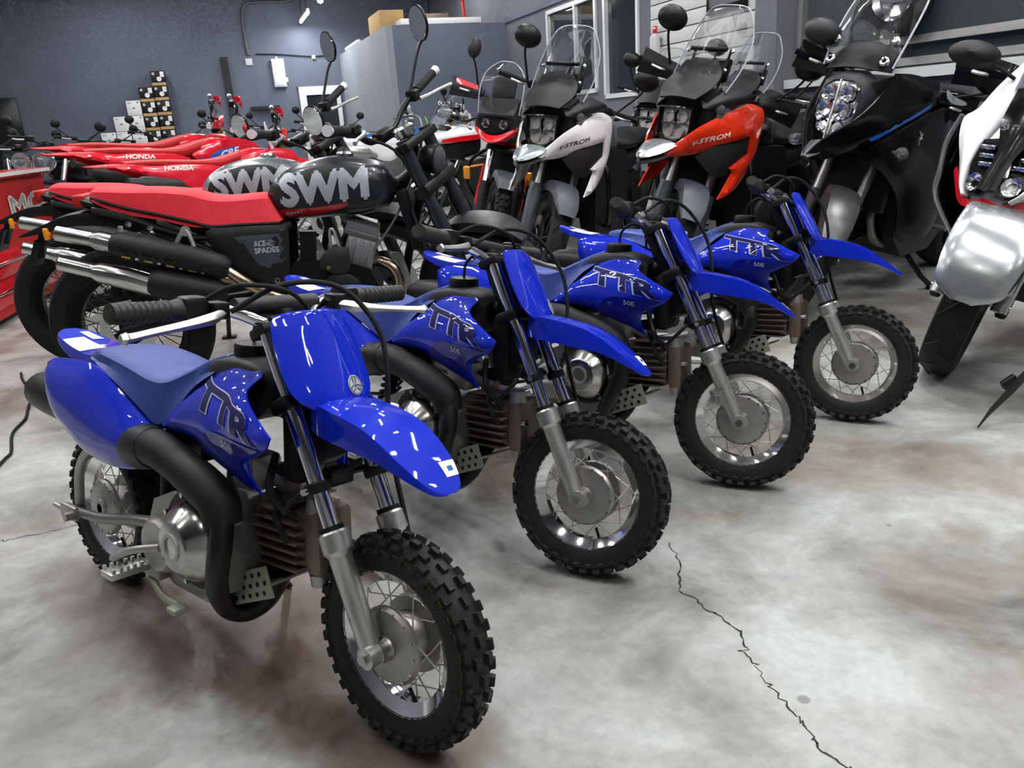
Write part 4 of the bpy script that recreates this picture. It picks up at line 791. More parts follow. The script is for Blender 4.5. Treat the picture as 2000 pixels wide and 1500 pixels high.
def build_vstrom(body, beak, tankm, lettering, flank=None, guards=None):
    T = thing('adventure_motorcycle', 'adventure motorcycle', 'motorcycle', group='adventure motorcycles along the right wall'); P = lambda n, g, m, st=False, lab=None, **k: part(n, g, m, T, st, lab, **k)
    wheel(T, 'front_wheel', (1.55, 0, .33), .33, .056, .245, True, cast=5, disc=.15, groove=True); wheel(T, 'rear_wheel', (0, 0, .32), .32, .078, .22, cast=5, disc=.12)
    forks(T, (1.55, 0, .33), 25.5, 1.06, .105, 'alud', 'black', .62, guard='slate')
    g, _ = fender([(1.30, .55, .055, .05), (1.40, .64, .068, .06), (1.52, .69, .072, .07), (1.65, .69, .072, .06), (1.77, .63, .065, .035), (1.83, .57, .045, .01)], 4); P('front_fender', g, 'slate', True)
    pn = [(1.752, .060, .803), (1.63, .12, .897), (1.45, .18, .983), (1.28, .20, 1.025), (1.13, .20, 1.043), (1.01, .215, 1.018), (1.01, .228, .96), (1.06, .24, .87), (1.12, .25, .77), (1.25, .25, .645), (1.46, .25, .594), (1.335, .25, .722), (1.375, .25, .742), (1.185, .25, .80), (1.185, .25, .888), (1.43, .20, .858), (1.53, .12, .809)]
    g = G().panel(pn, 'xz', side=1, bulge=.010, rim=.02, lip=.008, h=.022, th=.008, corner={0, 5, 10, 11, 12, 13, 14}); S = g.surf
    for s in (1, -1):
        o = P('side_fairing', g if s > 0 else g.flipy(), body)
        d_ = decal('V-STROM', (1.585, .853), (-.205, .046), (.004, .023), S, side=1, bold=.02, shear=.25, eps=.003, fit=True); d_ = d_ if s > 0 else decal('V-STROM', (1.38, .899), (.205, -.046), (-.004, .023), S, side=1, bold=.02, shear=.25, eps=.003, fit=True).flipy(); part('lettering', d_, lettering, o, label='V-STROM lettering')
        fi = G().panel([(1.54, .13, .80), (1.43, .19, .856), (1.185, .24, .886), (1.19, .24, .80), (1.37, .235, .745), (1.33, .235, .72), (1.45, .20, .70)], 'xz', side=1, bulge=.004, h=.03); P('fairing_infill', fi if s > 0 else fi.flipy(), 'matblack')
        if flank: fl_ = G().panel([(1.0, .23, 1.0), (1.04, .235, .90), (1.10, .248, .80), (1.02, .248, .70), (.92, .235, .80), (.90, .22, .95)], 'xz', side=1, bulge=.006, h=.03); P('flank_panel', fl_ if s > 0 else fl_.flipy(), flank)
        wg = G().patch([[(1.50, s*.10, 1.06), (1.40, s*.15, 1.10), (1.30, s*.18, 1.13)], [(1.52, s*.13, 1.03), (1.38, s*.20, 1.07), (1.20, s*.24, 1.09)], [(1.46, s*.15, 1.02), (1.32, s*.20, 1.04), (1.16, s*.22, 1.06)]], .006, 4, 4); P('cowl_wing', wg, 'dgrey')
        P('indicator', G().lathe([(-.05, .010), (-.01, .026), (.015, .028), (.03, .018), (.033, 0)], (1.415, s*.165, 1.02), (.8, s*.4, .1), 14), 'lens'); P('signal_shroud', G().box((1.38, s*.17, .985), (.12, .03, .07), MX.Rotation(R(14), 4, 'Y'), .012), 'grey')
    bk = [[(1.668, -.095, .862), (1.675, -.05, .877), (1.68, 0, .882), (1.675, .05, .877), (1.668, .095, .862)], [(1.75, -.075, .832), (1.765, -.04, .852), (1.77, 0, .858), (1.765, .04, .852), (1.75, .075, .832)], [(1.82, -.045, .814), (1.835, -.02, .83), (1.84, 0, .834), (1.835, .02, .83), (1.82, .045, .814)], [(1.862, -.012, .806), (1.865, -.006, .812), (1.866, 0, .814), (1.865, .006, .812), (1.862, .012, .806)]]
    sheet(T, 'beak', bk, beak, .006, 4); sheet(T, 'beak_underside', [[(x-.01, y, z-.03+.01*abs(y)) for x, y, z in r] for r in bk], 'matblack', .004, 3)
    # headlight
    hb = [(1.565, -.098, 1.03), (1.575, 0, 1.035), (1.565, .098, 1.03), (1.568, .092, .90), (1.60, .05, .868), (1.605, 0, .862), (1.60, -.05, .868), (1.568, -.092, .90)]
    o = P('head_light', G().loft([[(x-.14, y*1.02, .955+(z-.955)*1.02) for x, y, z in hb], hb, [(x+.004, y*.92, .955+(z-.955)*.92) for x, y, z in hb], [(x-.035, y*.86, .955+(z-.955)*.86) for x, y, z in hb]]), 'gloss', lab='square dark headlight')
    part('lens', G().loft([[(x+.006, y*.89, .955+(z-.955)*.89) for x, y, z in hb], [(x+.010, y*.8, .955+(z-.955)*.8) for x, y, z in hb]]), 'clear', o)
    part('lamp_housing', G().loft([[(x-.030, y*.85, .955+(z-.955)*.85) for x, y, z in hb], [(x-.034, y*.84, .955+(z-.955)*.84) for x, y, z in hb]]), 'castgrey', o)
    for yy, zz in ((-.038, .985), (.038, .985), (-.03, .915), (.03, .915)): part('reflector', G().lathe([(0, .03), (-.018, .022), (-.024, .006), (-.024, 0)], (1.558+(0 if zz > .95 else .015), yy, zz), (1, 0, 0), 14), 'chrome', o)
    P('headlight_brow', G().box((1.562, 0, .95), (.006, .15, .008)), 'grey'); P('nose_cowl', G().loft([[(1.49, y, z) for y, z in ((-.125, 1.07), (.125, 1.07), (.145, .95), (.10, .84), (-.10, .84), (-.145, .95))], [(1.40, y, z) for y, z in ((-.15, 1.12), (.15, 1.12), (.17, .95), (.12, .80), (-.12, .80), (-.17, .95))], [(1.25, y, z) for y, z in ((-.12, 1.06), (.12, 1.06), (.14, .95), (.1, .85), (-.1, .85), (-.14, .95))]]), 'matblack')
    P('visor', G().patch([[(1.56, -.10, 1.065), (1.575, 0, 1.075), (1.56, .10, 1.065)], [(1.47, -.14, 1.12), (1.49, 0, 1.14), (1.47, .14, 1.12)], [(1.38, -.13, 1.18), (1.40, 0, 1.20), (1.38, .13, 1.18)], [(1.35, -.09, 1.24), (1.365, 0, 1.25), (1.35, .09, 1.24)]], .008, 4, 4), 'matblack')
    o = P('wind_screen', G().patch([[(1.39, -.17, 1.10), (1.45, -.09, 1.13), (1.465, 0, 1.14), (1.45, .09, 1.13), (1.39, .17, 1.10)], [(1.27, -.185, 1.22), (1.345, -.10, 1.25), (1.36, 0, 1.26), (1.345, .10, 1.25), (1.27, .185, 1.22)], [(1.18, -.175, 1.35), (1.25, -.10, 1.38), (1.265, 0, 1.39), (1.25, .10, 1.38), (1.18, .175, 1.35)], [(1.14, -.13, 1.46), (1.18, -.08, 1.475), (1.19, 0, 1.48), (1.18, .08, 1.475), (1.14, .13, 1.46)], [(1.13, -.085, 1.50), (1.15, -.05, 1.505), (1.155, 0, 1.507), (1.15, .05, 1.505), (1.13, .085, 1.50)]], .004, 4, 4), 'clear', lab='tall clear windscreen')
    ed = [(1.39, -.17, 1.10), (1.27, -.185, 1.22), (1.18, -.175, 1.35), (1.14, -.13, 1.46), (1.13, -.085, 1.50), (1.155, 0, 1.507)]; ed += [(x, -y, z) for x, y, z in ed[-2::-1]]; part('screen_edge', G().tube(ed, .0035, 6, 5), 'ltgrey', o)
    for s in (-1, 1):
        for z, x in ((1.20, 1.33), (1.29, 1.27)): part('screen_bolt', G().lathe([(0, .011), (.008, .011), (.011, .006), (.011, 0)], (x+.012, s*.125, z), (1, 0, .5), 12), 'chrome', o)
        part('screen_stay', G().tube([(1.36, s*.10, 1.10), (1.29, s*.10, 1.22), (1.25, s*.10, 1.30)], .008, 6), 'black', o)
    P('instrument_panel', G().box((1.26, 0, 1.20), (.03, .22, .12), MX.Rotation(R(-25), 4, 'Y'), .012), 'screen'); P('accessory_bar', G().tube([(1.30, -.10, 1.30), (1.30, .10, 1.30)], .011, 10), 'black')
    # tank, seat, tail
    P('fuel_tank', se_loft([(.55, .87, .78, .10), (.66, .94, .76, .15), (.80, 1.01, .76, .185), (.95, 1.05, .78, .195), (1.08, 1.06, .82, .18), (1.18, 1.04, .86, .12)], 4, 22, 2.7), tankm); P('seat', se_loft([(-.30, .90, .84, .10), (-.1, .91, .82, .14), (.12, .89, .80, .15), (.25, .85, .78, .15), (.45, .845, .78, .13), (.60, .88, .78, .10)], 4, 18, 3), 'black'); P('tail', se_loft([(-.45, .86, .80, .06), (-.3, .85, .74, .11), (0, .80, .66, .13), (.3, .78, .6, .13), (.5, .78, .6, .12)], 4, 16), 'matblack')
    P('rack', G().tube([(-.05, .12, .95), (-.35, .10, .96), (-.42, 0, .96), (-.35, -.10, .96), (-.05, -.12, .95)], .011, 8, 4), 'black')
    # engine bay, radiator, bash plate
    P('engine', G().loft([[(x, y, z) for x, z in ((.50, .60), (.52, .36), (.66, .24), (.96, .24), (1.12, .36), (1.16, .62), (.98, .82), (.62, .80))] for y in (-.20, -.17, .17, .20)]), 'black'); P('clutch_cover', G().lathe([(0, .10), (.03, .095), (.045, .07), (.045, 0)], (.82, .19, .42), (0, 1, 0), 24), 'dgrey'); P('clutch_cover', G().lathe([(0, .10), (.03, .095), (.045, .07), (.045, 0)], (.82, -.19, .42), (0, -1, 0), 24), 'dgrey')
    P('radiator', G().box((1.225, 0, .68), (.04, .32, .30), MX.Rotation(R(-10), 4, 'Y'), .01), 'black'); P('crash_bar', G().tube([(1.10, .19, .80), (1.18, .27, .72), (1.16, .29, .55), (1.02, .25, .40), (.9, .18, .34)], .014, 8, 4).mirror(), 'gloss')
    o = P('bash_plate', G().patch([[(1.20, -.12, .43), (1.215, 0, .43), (1.20, .12, .43)], [(1.19, -.14, .34), (1.20, 0, .34), (1.19, .14, .34)], [(1.12, -.14, .24), (1.13, 0, .235), (1.12, .14, .24)], [(.95, -.13, .20), (.95, 0, .195), (.95, .13, .20)]], .004, 4, 4), 'pvc', lab='pale bash plate')
    for i in range(3): part('vent_slot', G().box((1.205, .05, .40-.03*i), (.008, .07, .008)), 'black', o)
    P('swingarm', G().tube([(.55, .10, .38), (0, .12, .32)], .03, 10).mirror(), 'black'); P('side_stand', G().tube([(.66, .14, .26), (.64, .25, .10), (.63, .315, .03)], .013, 8).box((.63, .32, .022), (.08, .06, .012), MX.Rotation(R(-7), 4, 'X')), 'black')
    P('exhaust_can', G().tube([(.6, -.16, .35), (.35, -.19, .42), (.05, -.2, .5), (-.25, -.2, .56)], [.03, .05, .06, .055], 16), 'black'); P('header_pipe', G().tube([(1.14, .05, .55), (1.20, .06, .45), (1.12, .08, .32), (.9, .1, .26)], .02, 10, 4), 'copper')
    bars(T, 1.05, 1.13, .42, .06, .09, guards=('matblack',))
    for s in (-1, 1): mirror_part(T, (1.15, s*.38, 1.345), .078, .062, [(1.16, s*.36, 1.24), (1.10, s*.28, 1.10)], thick=.04)
    P('brake_hose', G().tube([(1.12, .22, 1.08), (1.28, .16, 1.02), (1.34, .12, .80), (1.42, .12, .55)], .006, 6, 4), 'rubber', True)
    return T
vw = build_vstrom('white', 'greyp', 'greyp', 'dgrey'); vr = copy_tree(vw)
vw['label'] = 'white adventure motorcycle with square headlight and tall clear screen'; vr['label'] = 'orange-red adventure motorcycle with square headlight and silver beak'
SW = {'side_fairing': 'vred', 'beak': 'silverp', 'lettering': 'paper', 'fuel_tank': 'gloss'}
def recolour(root, sw):
    done = {}
    for c in list(root.children)+[q for c in root.children for q in c.children]:
        n = c.name.split('.')[0]
        if n in sw:
            if c.data.name not in done: d = c.data.copy(); d.materials[0] = Mt[sw[n]]; done[c.data.name] = d
            c.data = done[c.data.name]
recolour(vr, SW)
for c in list(vw.children):
    if c.name.split('.')[0] == 'hand_guard': bpy.data.objects.remove(c)
pose(vw, .878, 5.99, -117.2, 6.3, 40, 1.55, 26, .11); place_wheels(vw); pose(vr, 1.867, 5.358, -132.6, 7.7, 40, 1.55, 26, .11); place_wheels(vr)
# ---------------------------------------------------------------- black tourer with big twin-lens headlight
def build_vblack():
    T = thing('touring_motorcycle', 'gloss black touring motorcycle with a large clear twin headlight', 'motorcycle', group='adventure motorcycles along the right wall'); P = lambda n, g, m, st=False, lab=None, **k: part(n, g, m, T, st, lab, **k)
    wheel(T, 'front_wheel', (1.56, 0, .325), .325, .056, .24, True, cast=6, disc=.15, groove=True); wheel(T, 'rear_wheel', (0, 0, .315), .315, .076, .215, cast=6, disc=.12); forks(T, (1.56, 0, .325), 25.5, 1.03, .1, 'alud', 'dgrey', .58)
    g, _ = fender([(1.33, .46, .05, .06), (1.42, .58, .066, .08), (1.54, .655, .072, .10), (1.68, .65, .072, .10), (1.80, .585, .068, .08), (1.875, .50, .05, .03)], 4); P('front_fender', g, 'gunmetal', True, 'grey metal front fender')
    # headlight: tall rounded lens, split into halves
    hl = [(1.440, -.045, 1.085), (1.50, .03, 1.092), (1.522, .080, 1.082), (1.518, .10, 1.03), (1.548, .10, .945), (1.572, .065, .885), (1.585, .03, .852), (1.585, -.03, .850), (1.572, -.065, .885), (1.548, -.10, .945), (1.518, -.10, 1.03), (1.522, -.08, 1.082)][1:]
    hl = [(1.515, -.045, 1.095), (1.518, 0, 1.098), (1.515, .045, 1.095), (1.518, .085, 1.07), (1.525, .10, 1.02), (1.55, .098, .95), (1.572, .07, .885), (1.585, .03, .850), (1.587, 0, .846), (1.585, -.03, .850), (1.572, -.07, .885), (1.55, -.098, .95), (1.525, -.10, 1.02), (1.518, -.085, 1.07)]
    o = P('head_light', G().panel(hl, 'yz', side=1, bulge=.004, h=.02, th=.03, corner=set(), ctrl=[(1.535, 0, 1.0)]), 'chrome', lab='large chrome twin-lens headlight')
    for yy in (-.045, .045):
        for zz, r in ((1.04, .036), (.97, .040), (.905, .028)): part('reflector', G().lathe([(.004, r), (.010, r), (.006, r*.85), (-.004, r*.5), (-.006, 0)], (1.545+(1.0-zz)*.25, yy*(1 if zz > .95 else .8), zz), (1, 0, .2), 18), 'mirror', o)
    part('lens', G().panel([(x+.014, y*1.02, .97+(z-.97)*1.02) for x, y, z in hl], 'yz', side=1, bulge=.012, h=.03, th=.002, corner=set(), ctrl=[(1.56, 0, 1.0)]), 'clear', o); part('divider', G().tube([(1.54, 0, 1.10), (1.562, 0, 1.0), (1.59, 0, .90), (1.60, 0, .85)], .006, 6, 3), 'alu', o)
    # front cowl round the lamp, in two bands
    def ring(k, dx, zc=.97): return [(x+dx, y*k, zc+(z-zc)*k) for x, y, z in hl]
    P('lamp_bezel', G().loft([ring(1.0, .004), ring(1.10, -.004), ring(1.22, -.03), ring(1.3, -.10)], cap=False), 'dgrey')
    for s in (-1, 1):
        g = G().panel([(1.74, s*.01, .785), (1.69, s*.06, .86), (1.58, s*.13, .945), (1.45, s*.16, 1.05), (1.37, s*.165, 1.13), (1.25, s*.185, 1.125), (1.05, s*.225, 1.09), (1.05, s*.245, 1.03), (1.13, s*.25, .985), (1.29, s*.235, .935), (1.45, s*.18, .87), (1.60, s*.07, .775), (1.69, s*.015, .765)], 'xz', side=s, bulge=.010, rim=.02, h=.025, th=.008, corner={0, 4, 6, 7}); o = P('side_fairing', g, 'gloss'); S = g.surf
        st_ = G().panel([(1.50, S(1.50, .86), .862), (1.32, S(1.32, .94), .945), (1.15, S(1.15, 1.0), 1.003), (1.18, S(1.18, .985), .982), (1.33, S(1.33, .925), .925), (1.47, S(1.47, .865), .852)], 'xz', side=s, bulge=.003, lip=0, h=.03, th=.001); part('blue_stripe', st_, 'cblue', o)
        lo = G().panel([(1.50, s*.17, .80), (1.30, s*.235, .91), (1.12, s*.26, .97), (1.0, s*.27, .96), (.90, s*.275, .70), (.85, s*.275, .45), (.93, s*.26, .34), (1.10, s*.22, .36), (1.18, s*.21, .56), (1.33, s*.20, .68)], 'xz', side=s, bulge=.012, rim=.04, h=.035, th=.008, corner=set()); o2 = P('lower_fairing', lo, 'gloss'); S4 = lo.surf
        em = G().tube([(x, S4(x, z)+s*.004, z) for x, z in ((1.215, .845), (1.20, .875), (1.225, .885), (1.195, .85), (1.22, .858), (1.205, .825))], .005, 6); part('emblem', em, 'alu', o2, label='silver S emblem')
        P('indicator', G().tube([(1.36, s*.20, .80), (1.38, s*.25, .80)], .008, 8).lathe([(-.05, .008), (-.02, .026), (.01, .03), (.035, .02), (.045, 0)], (1.38, s*.265, .80), (.7, s*.45, 0), 16), 'lens', lab='clear teardrop indicator')
    P('beak', G().patch([[(1.60, -.06, .835), (1.61, 0, .845), (1.60, .06, .835)], [(1.68, -.045, .80), (1.70, 0, .815), (1.68, .045, .80)], [(1.735, -.02, .78), (1.745, 0, .788), (1.735, .02, .78)]], .012, 4, 4), 'grey')
    P('visor', G().patch([[(1.40, -.15, 1.13), (1.45, -.08, 1.14), (1.47, 0, 1.145), (1.45, .08, 1.14), (1.40, .15, 1.13)], [(1.37, -.15, 1.18), (1.42, -.08, 1.205), (1.43, 0, 1.21), (1.42, .08, 1.205), (1.37, .15, 1.18)], [(1.33, -.12, 1.22), (1.36, -.06, 1.24), (1.37, 0, 1.245), (1.36, .06, 1.24), (1.33, .12, 1.22)]], .012, 4, 4), 'dgrey', lab='matt grey visor under the screen')
    o = P('wind_screen', G().patch([[(1.43, -.165, 1.15), (1.46, -.09, 1.165), (1.465, 0, 1.17), (1.46, .09, 1.165), (1.43, .165, 1.15)], [(1.36, -.175, 1.27), (1.40, -.09, 1.29), (1.41, 0, 1.295), (1.40, .09, 1.29), (1.36, .175, 1.27)], [(1.25, -.17, 1.42), (1.29, -.09, 1.44), (1.30, 0, 1.45), (1.29, .09, 1.44), (1.25, .17, 1.42)], [(1.15, -.13, 1.53), (1.18, -.07, 1.545), (1.19, 0, 1.55), (1.18, .07, 1.545), (1.15, .13, 1.53)]], .004, 4, 4), 'clear', lab='clear windscreen')
    for s in (-1, 1): part('screen_edge', G().tube([(1.43, s*.165, 1.15), (1.36, s*.175, 1.27), (1.25, s*.17, 1.42), (1.15, s*.13, 1.53)], .005, 6, 4), 'ltgrey', o); part('screen_mount', G().lathe([(0, .022), (.012, .022), (.016, .016), (.016, .010), (0, .010)], (1.435, s*.128, 1.175), (1, 0, .4), 18), 'chrome', o); part('screen_mount', G().lathe([(0, .018), (.01, .018), (.014, .012), (.014, .0)], (1.395, s*.14, 1.26), (1, 0, .4), 18), 'chrome', o)
    P('fuel_tank', se_loft([(.5, .86, .76, .1), (.65, .95, .76, .16), (.8, 1.03, .78, .19), (.95, 1.06, .8, .19), (1.1, 1.04, .84, .15), (1.18, 1.0, .88, .1)], 4, 20, 2.7), 'gloss'); P('seat', se_loft([(-.3, .90, .84, .1), (-.05, .90, .82, .14), (.2, .85, .78, .15), (.55, .86, .78, .11)], 4, 16, 3), 'black'); P('tail', se_loft([(-.45, .85, .80, .06), (-.3, .85, .74, .11), (0, .80, .66, .13), (.5, .78, .6, .12)], 4, 16), 'gloss')
    P('nose_core', G().loft([[(1.50, y, z) for y, z in ((-.10, 1.08), (.10, 1.08), (.11, .95), (.06, .82), (-.06, .82), (-.11, .95))], [(1.36, y, z) for y, z in ((-.15, 1.12), (.15, 1.12), (.17, .95), (.12, .80), (-.12, .80), (-.17, .95))], [(1.2, y, z) for y, z in ((-.14, 1.08), (.14, 1.08), (.16, .95), (.12, .80), (-.12, .80), (-.16, .95))]]), 'matblack')
    P('engine', G().loft([[(x, y, z) for x, z in ((.50, .60), (.52, .36), (.66, .24), (.96, .24), (1.10, .36), (1.14, .62), (.98, .80), (.62, .78))] for y in (-.19, -.16, .16, .19)]), 'black'); P('clutch_cover', G().lathe([(0, .09), (.03, .085), (.045, .06), (.045, 0)], (.84, .18, .42), (0, 1, 0), 24), 'grey'); P('radiator', G().box((1.21, 0, .64), (.04, .34, .30), MX.Rotation(R(-8), 4, 'Y'), .01), 'black'); P('horn', G().lathe([(0, .04), (.02, .045), (.03, .02), (.03, 0)], (1.24, -.05, .52), (1, 0, 0), 16), 'grey'); P('oil_filter', cyl((1.12, .03, .36), (1.20, .03, .36), .035), 'gloss'); P('header_pipe', G().tube([(1.12, .08, .55), (1.17, .09, .45), (1.1, .1, .33), (.9, .1, .27)], .02, 10, 4).mirror(), 'alud')
    P('swingarm', G().tube([(.55, .10, .38), (0, .12, .32)], .03, 10).mirror(), 'alud'); P('side_stand', G().tube([(.86, .17, .24), (.78, .24, .12), (.69, .283, .045)], .014, 8).box((.685, .295, .043), (.09, .07, .014), MX.Rotation(R(-8.3), 4, 'X'), .003), 'gloss', lab='black side stand'); P('foot_peg', G().tube([(.66, .15, .36), (.66, .26, .36)], .014, 8).mirror(), 'alud')
    bars(T, 1.05, 1.15, .40, .03, .06, guards=('gloss',)); mirror_part(T, (1.22, -.37, 1.20), .085, .058, [(1.22, -.33, 1.14), (1.20, -.28, 1.10)], 'dgrey', thick=.06); mirror_part(T, (1.20, .42, 1.22), .075, .05, [(1.2, .35, 1.14), (1.18, .28, 1.10)], 'gloss', thick=.05)
    return T
vb = build_vblack(); pose(vb, 2.674, 4.771, -142, 8.3, 37.8, 1.56, 26, .11); place_wheels(vb)
# ---------------------------------------------------------------- silver and white sport bike at the right edge
def build_silver():
    T = thing('sport_motorcycle', 'white and silver sport motorcycle with red lip, cut off by the right edge', 'motorcycle', group='adventure motorcycles along the right wall'); P = lambda n, g, m, st=False, lab=None, **k: part(n, g, m, T, st, lab, **k)
    wheel(T, 'front_wheel', (1.45, 0, .305), .305, .062, .22, True, cast=5, disc=.15, groove=True); wheel(T, 'rear_wheel', (0, 0, .31), .31, .085, .215, cast=5, disc=.12); forks(T, (1.45, 0, .305), 24.5, .95, .105, 'alud', 'silverp', .55)
    S = []
    for i, a in enumerate((R(104), R(92), R(80), R(68), R(56), R(44), R(32), R(21), R(14))): r = .338+.014*math.sin((i/8)*math.pi); S.append((1.45+r*math.cos(a), .305+r*math.sin(a), (.085, .105, .116, .12, .121, .119, .112, .096, .03)[i], (.05, .09, .12, .13, .13, .12, .10, .06, .02)[i]))
    rows = []
    for x, z, hw, dr in spline(S, 6):
        c = V((x-1.45, 0, z-.305)).normalized(); row = []
        for t in np.linspace(-1, 1, 13):
            a = abs(t); yy = hw*(math.sin(min(a/.7, 1)*math.pi/2)); dd = -.1*dr*(a/.7)**2 if a < .7 else -.1*dr-.9*dr*(a-.7)/.3; row.append((x+c.x*dd, math.copysign(yy, t) if a > 1e-6 else 0, z+c.z*dd))
        rows.append(row)
    P('front_fender', G().patch(rows, -.004), 'silverp', True, 'large polished silver front fender')
    for s in (-1, 1):
        P('caliper_bracket', G().panel([(1.40, s*.115, .50), (1.46, s*.118, .46), (1.50, s*.12, .38), (1.47, s*.12, .33), (1.40, s*.118, .36), (1.36, s*.115, .44)], 'xz', side=s, bulge=.006, h=.03, th=.01), 'silverp', True); P('brake_caliper', G().box((1.36, s*.115, .30), (.07, .04, .12), b=.012), 'black', True); P('reflector', G().box((1.415, s*.128, .475), (.02, .008, .07), MX.Rotation(R(-20), 4, 'Y'), .003), 'orange', True)
        ou = [(1.18, s*.15, 1.078), (1.243, s*.185, 1.0), (1.302, s*.205, .925), (1.36, s*.218, .895), (1.385, s*.205, .832), (1.42, s*.165, .76), (1.475, s*.12, .69), (1.507, s*.085, .655)]; inn = [(1.16, s*.10, 1.065), (1.235, s*.10, .985), (1.295, s*.105, .925), (1.352, s*.115, .872), (1.40, s*.122, .825), (1.44, s*.118, .765), (1.485, s*.10, .70), (1.513, s*.075, .665)]
        P('side_fairing', G().patch([ou, [((p[0]+q[0])/2+.012, (p[1]+q[1])/2, (p[2]+q[2])/2+.006) for p, q in zip(ou, inn)], inn, [(x-.02, y*.9, z-.01) for x, y, z in inn]], .006*s, 4, 3), 'white', lab='white front fairing')
        P('red_lip', G().patch([[(1.53, 0, .668), (1.515, s*.05, .650), (1.475, s*.105, .665), (1.42, s*.165, .735)], [(1.525, 0, .640), (1.510, s*.055, .625), (1.47, s*.11, .640), (1.41, s*.175, .72)]], .006, 2, 4), 'red')
        lo = [(1.33, s*.235, .90), (1.315, s*.275, .80), (1.275, s*.295, .69), (1.265, s*.30, .615), (1.21, s*.295, .54), (1.08, s*.27, .40), (.9, s*.24, .28), (.7, s*.22, .28), (.78, s*.24, .55), (1.0, s*.25, .75), (1.2, s*.22, .90)]
        o = P('lower_fairing', G().panel(lo, 'xz', side=s, bulge=.006, h=.035, th=.006, corner={0}), 'gloss'); part('fairing_edge', G().tube([(x+.004, y*1.015, z) for x, y, z in lo[:6]], .010, 8, 4), 'silverp', o); part('fairing_vent', G().panel([(1.335, s*.262, .86), (1.325, s*.285, .80), (1.29, s*.30, .70), (1.24, s*.29, .72), (1.26, s*.27, .82)], 'xz', side=s, bulge=.004, h=.02), 'grey', o)
        ln = [(1.515, s*.045, .672), (1.50, s*.085, .685), (1.45, s*.115, .76), (1.40, s*.115, .835), (1.395, s*.03, .85), (1.45, s*.02, .78)]
        o = P('head_light', G().loft([[(x-.012, y, z) for x, y, z in ln], [(x-.08, y*.9, z) for x, y, z in ln]]), 'gloss'); part('lens', G().loft([ln, [(x+.006, y*.95, z) for x, y, z in ln]]), 'clear', o); part('reflector', G().lathe([(.004, .03), (.012, .031), (.008, .02), (-.004, .012), (-.005, 0)], (1.482, s*.06, .705), (1, s*.2, .3), 18), 'chrome', o)
        for i in range(3): part('led_bar', G().box((1.452-.02*i, s*(.055+.012*i), .765+.025*i), (.02, .05, .014), b=.003), 'chrome', o)
    P('centre_cowl', G().patch([[(1.52, -.03, .69), (1.53, 0, .69), (1.52, .03, .69)], [(1.44, -.03, .80), (1.45, 0, .80), (1.44, .03, .80)], [(1.36, -.08, .89), (1.385, 0, .90), (1.36, .08, .89)], [(1.24, -.11, .99), (1.27, 0, 1.01), (1.24, .11, .99)]], .01, 4, 4), 'gloss'); P('name_plate', decal('SUZUKI', (-.062, .872), (.125, 0), (0, .022), lambda u, v: 1.40-.002, 'yz', side=1, bold=.03, fit=True, eps=.004), 'alu')
    P('under_cowl', G().loft([[(1.50, y, z) for y, z in ((-.05, .66), (.05, .66), (.05, .64), (-.05, .64))], [(1.38, y, z) for y, z in ((-.16, .72), (.16, .72), (.14, .62), (-.14, .62))], [(1.15, y, z) for y, z in ((-.2, .85), (.2, .85), (.18, .6), (-.18, .6))]]), 'silverp')
    o = P('wind_screen', G().patch([[(1.25, -.12, .99), (1.28, 0, 1.01), (1.25, .12, .99)], [(1.14, -.13, 1.14), (1.18, 0, 1.17), (1.14, .13, 1.14)], [(1.04, -.08, 1.25), (1.06, 0, 1.27), (1.04, .08, 1.25)]], .004, 4, 4), 'smoke')
    P('engine', G().loft([[(x, y, z) for x, z in ((.50, .55), (.52, .30), (.66, .18), (1.0, .20), (1.10, .40), (1.1, .75), (.62, .75))] for y in (-.2, .2)]), 'black'); P('fuel_tank', se_loft([(.5, .82, .7, .1), (.65, .93, .72, .16), (.85, 1.0, .74, .18), (1.05, .97, .78, .14), (1.15, .92, .8, .08)], 4, 18), 'white'); P('seat', se_loft([(-.2, .88, .82, .1), (.1, .84, .76, .14), (.5, .82, .74, .12)], 4, 16, 3), 'black'); P('tail', se_loft([(-.42, .9, .86, .05), (-.2, .86, .74, .11), (.3, .78, .6, .13)], 4, 16), 'silverp'); P('swingarm', G().tube([(.55, .10, .38), (0, .12, .31)], .035, 10).mirror(), 'alud'); P('side_stand', G().tube([(.66, .14, .26), (.62, .24, .10), (.60, .29, .045)], .013, 8).box((.60, .30, .043), (.08, .06, .012), MX.Rotation(R(-8.3), 4, 'X')), 'black')
    bars(T, .96, 1.10, .36, .04, .07, guards=('gloss',)); mirror_part(T, (1.20, -.33, 1.055), .085, .045, [(1.20, -.26, 1.03), (1.18, -.18, 1.0)], 'matblack', thick=.07); mirror_part(T, (1.20, .33, 1.055), .085, .045, [(1.20, .26, 1.03), (1.18, .18, 1.0)], 'matblack', thick=.07)
    P('indicator', G().panel([(1.37, -.30, .98), (1.30, -.31, .955), (1.20, -.315, .93), (1.19, -.315, .915), (1.30, -.31, .93), (1.36, -.30, .955)], 'xz', side=-1, bulge=.004, h=.02), 'ltgrey')
    return T
sv = build_silver(); pose(sv, 2.870, 3.571, -147.5, 8.3, 20.5, 1.45, 25, .11); place_wheels(sv)
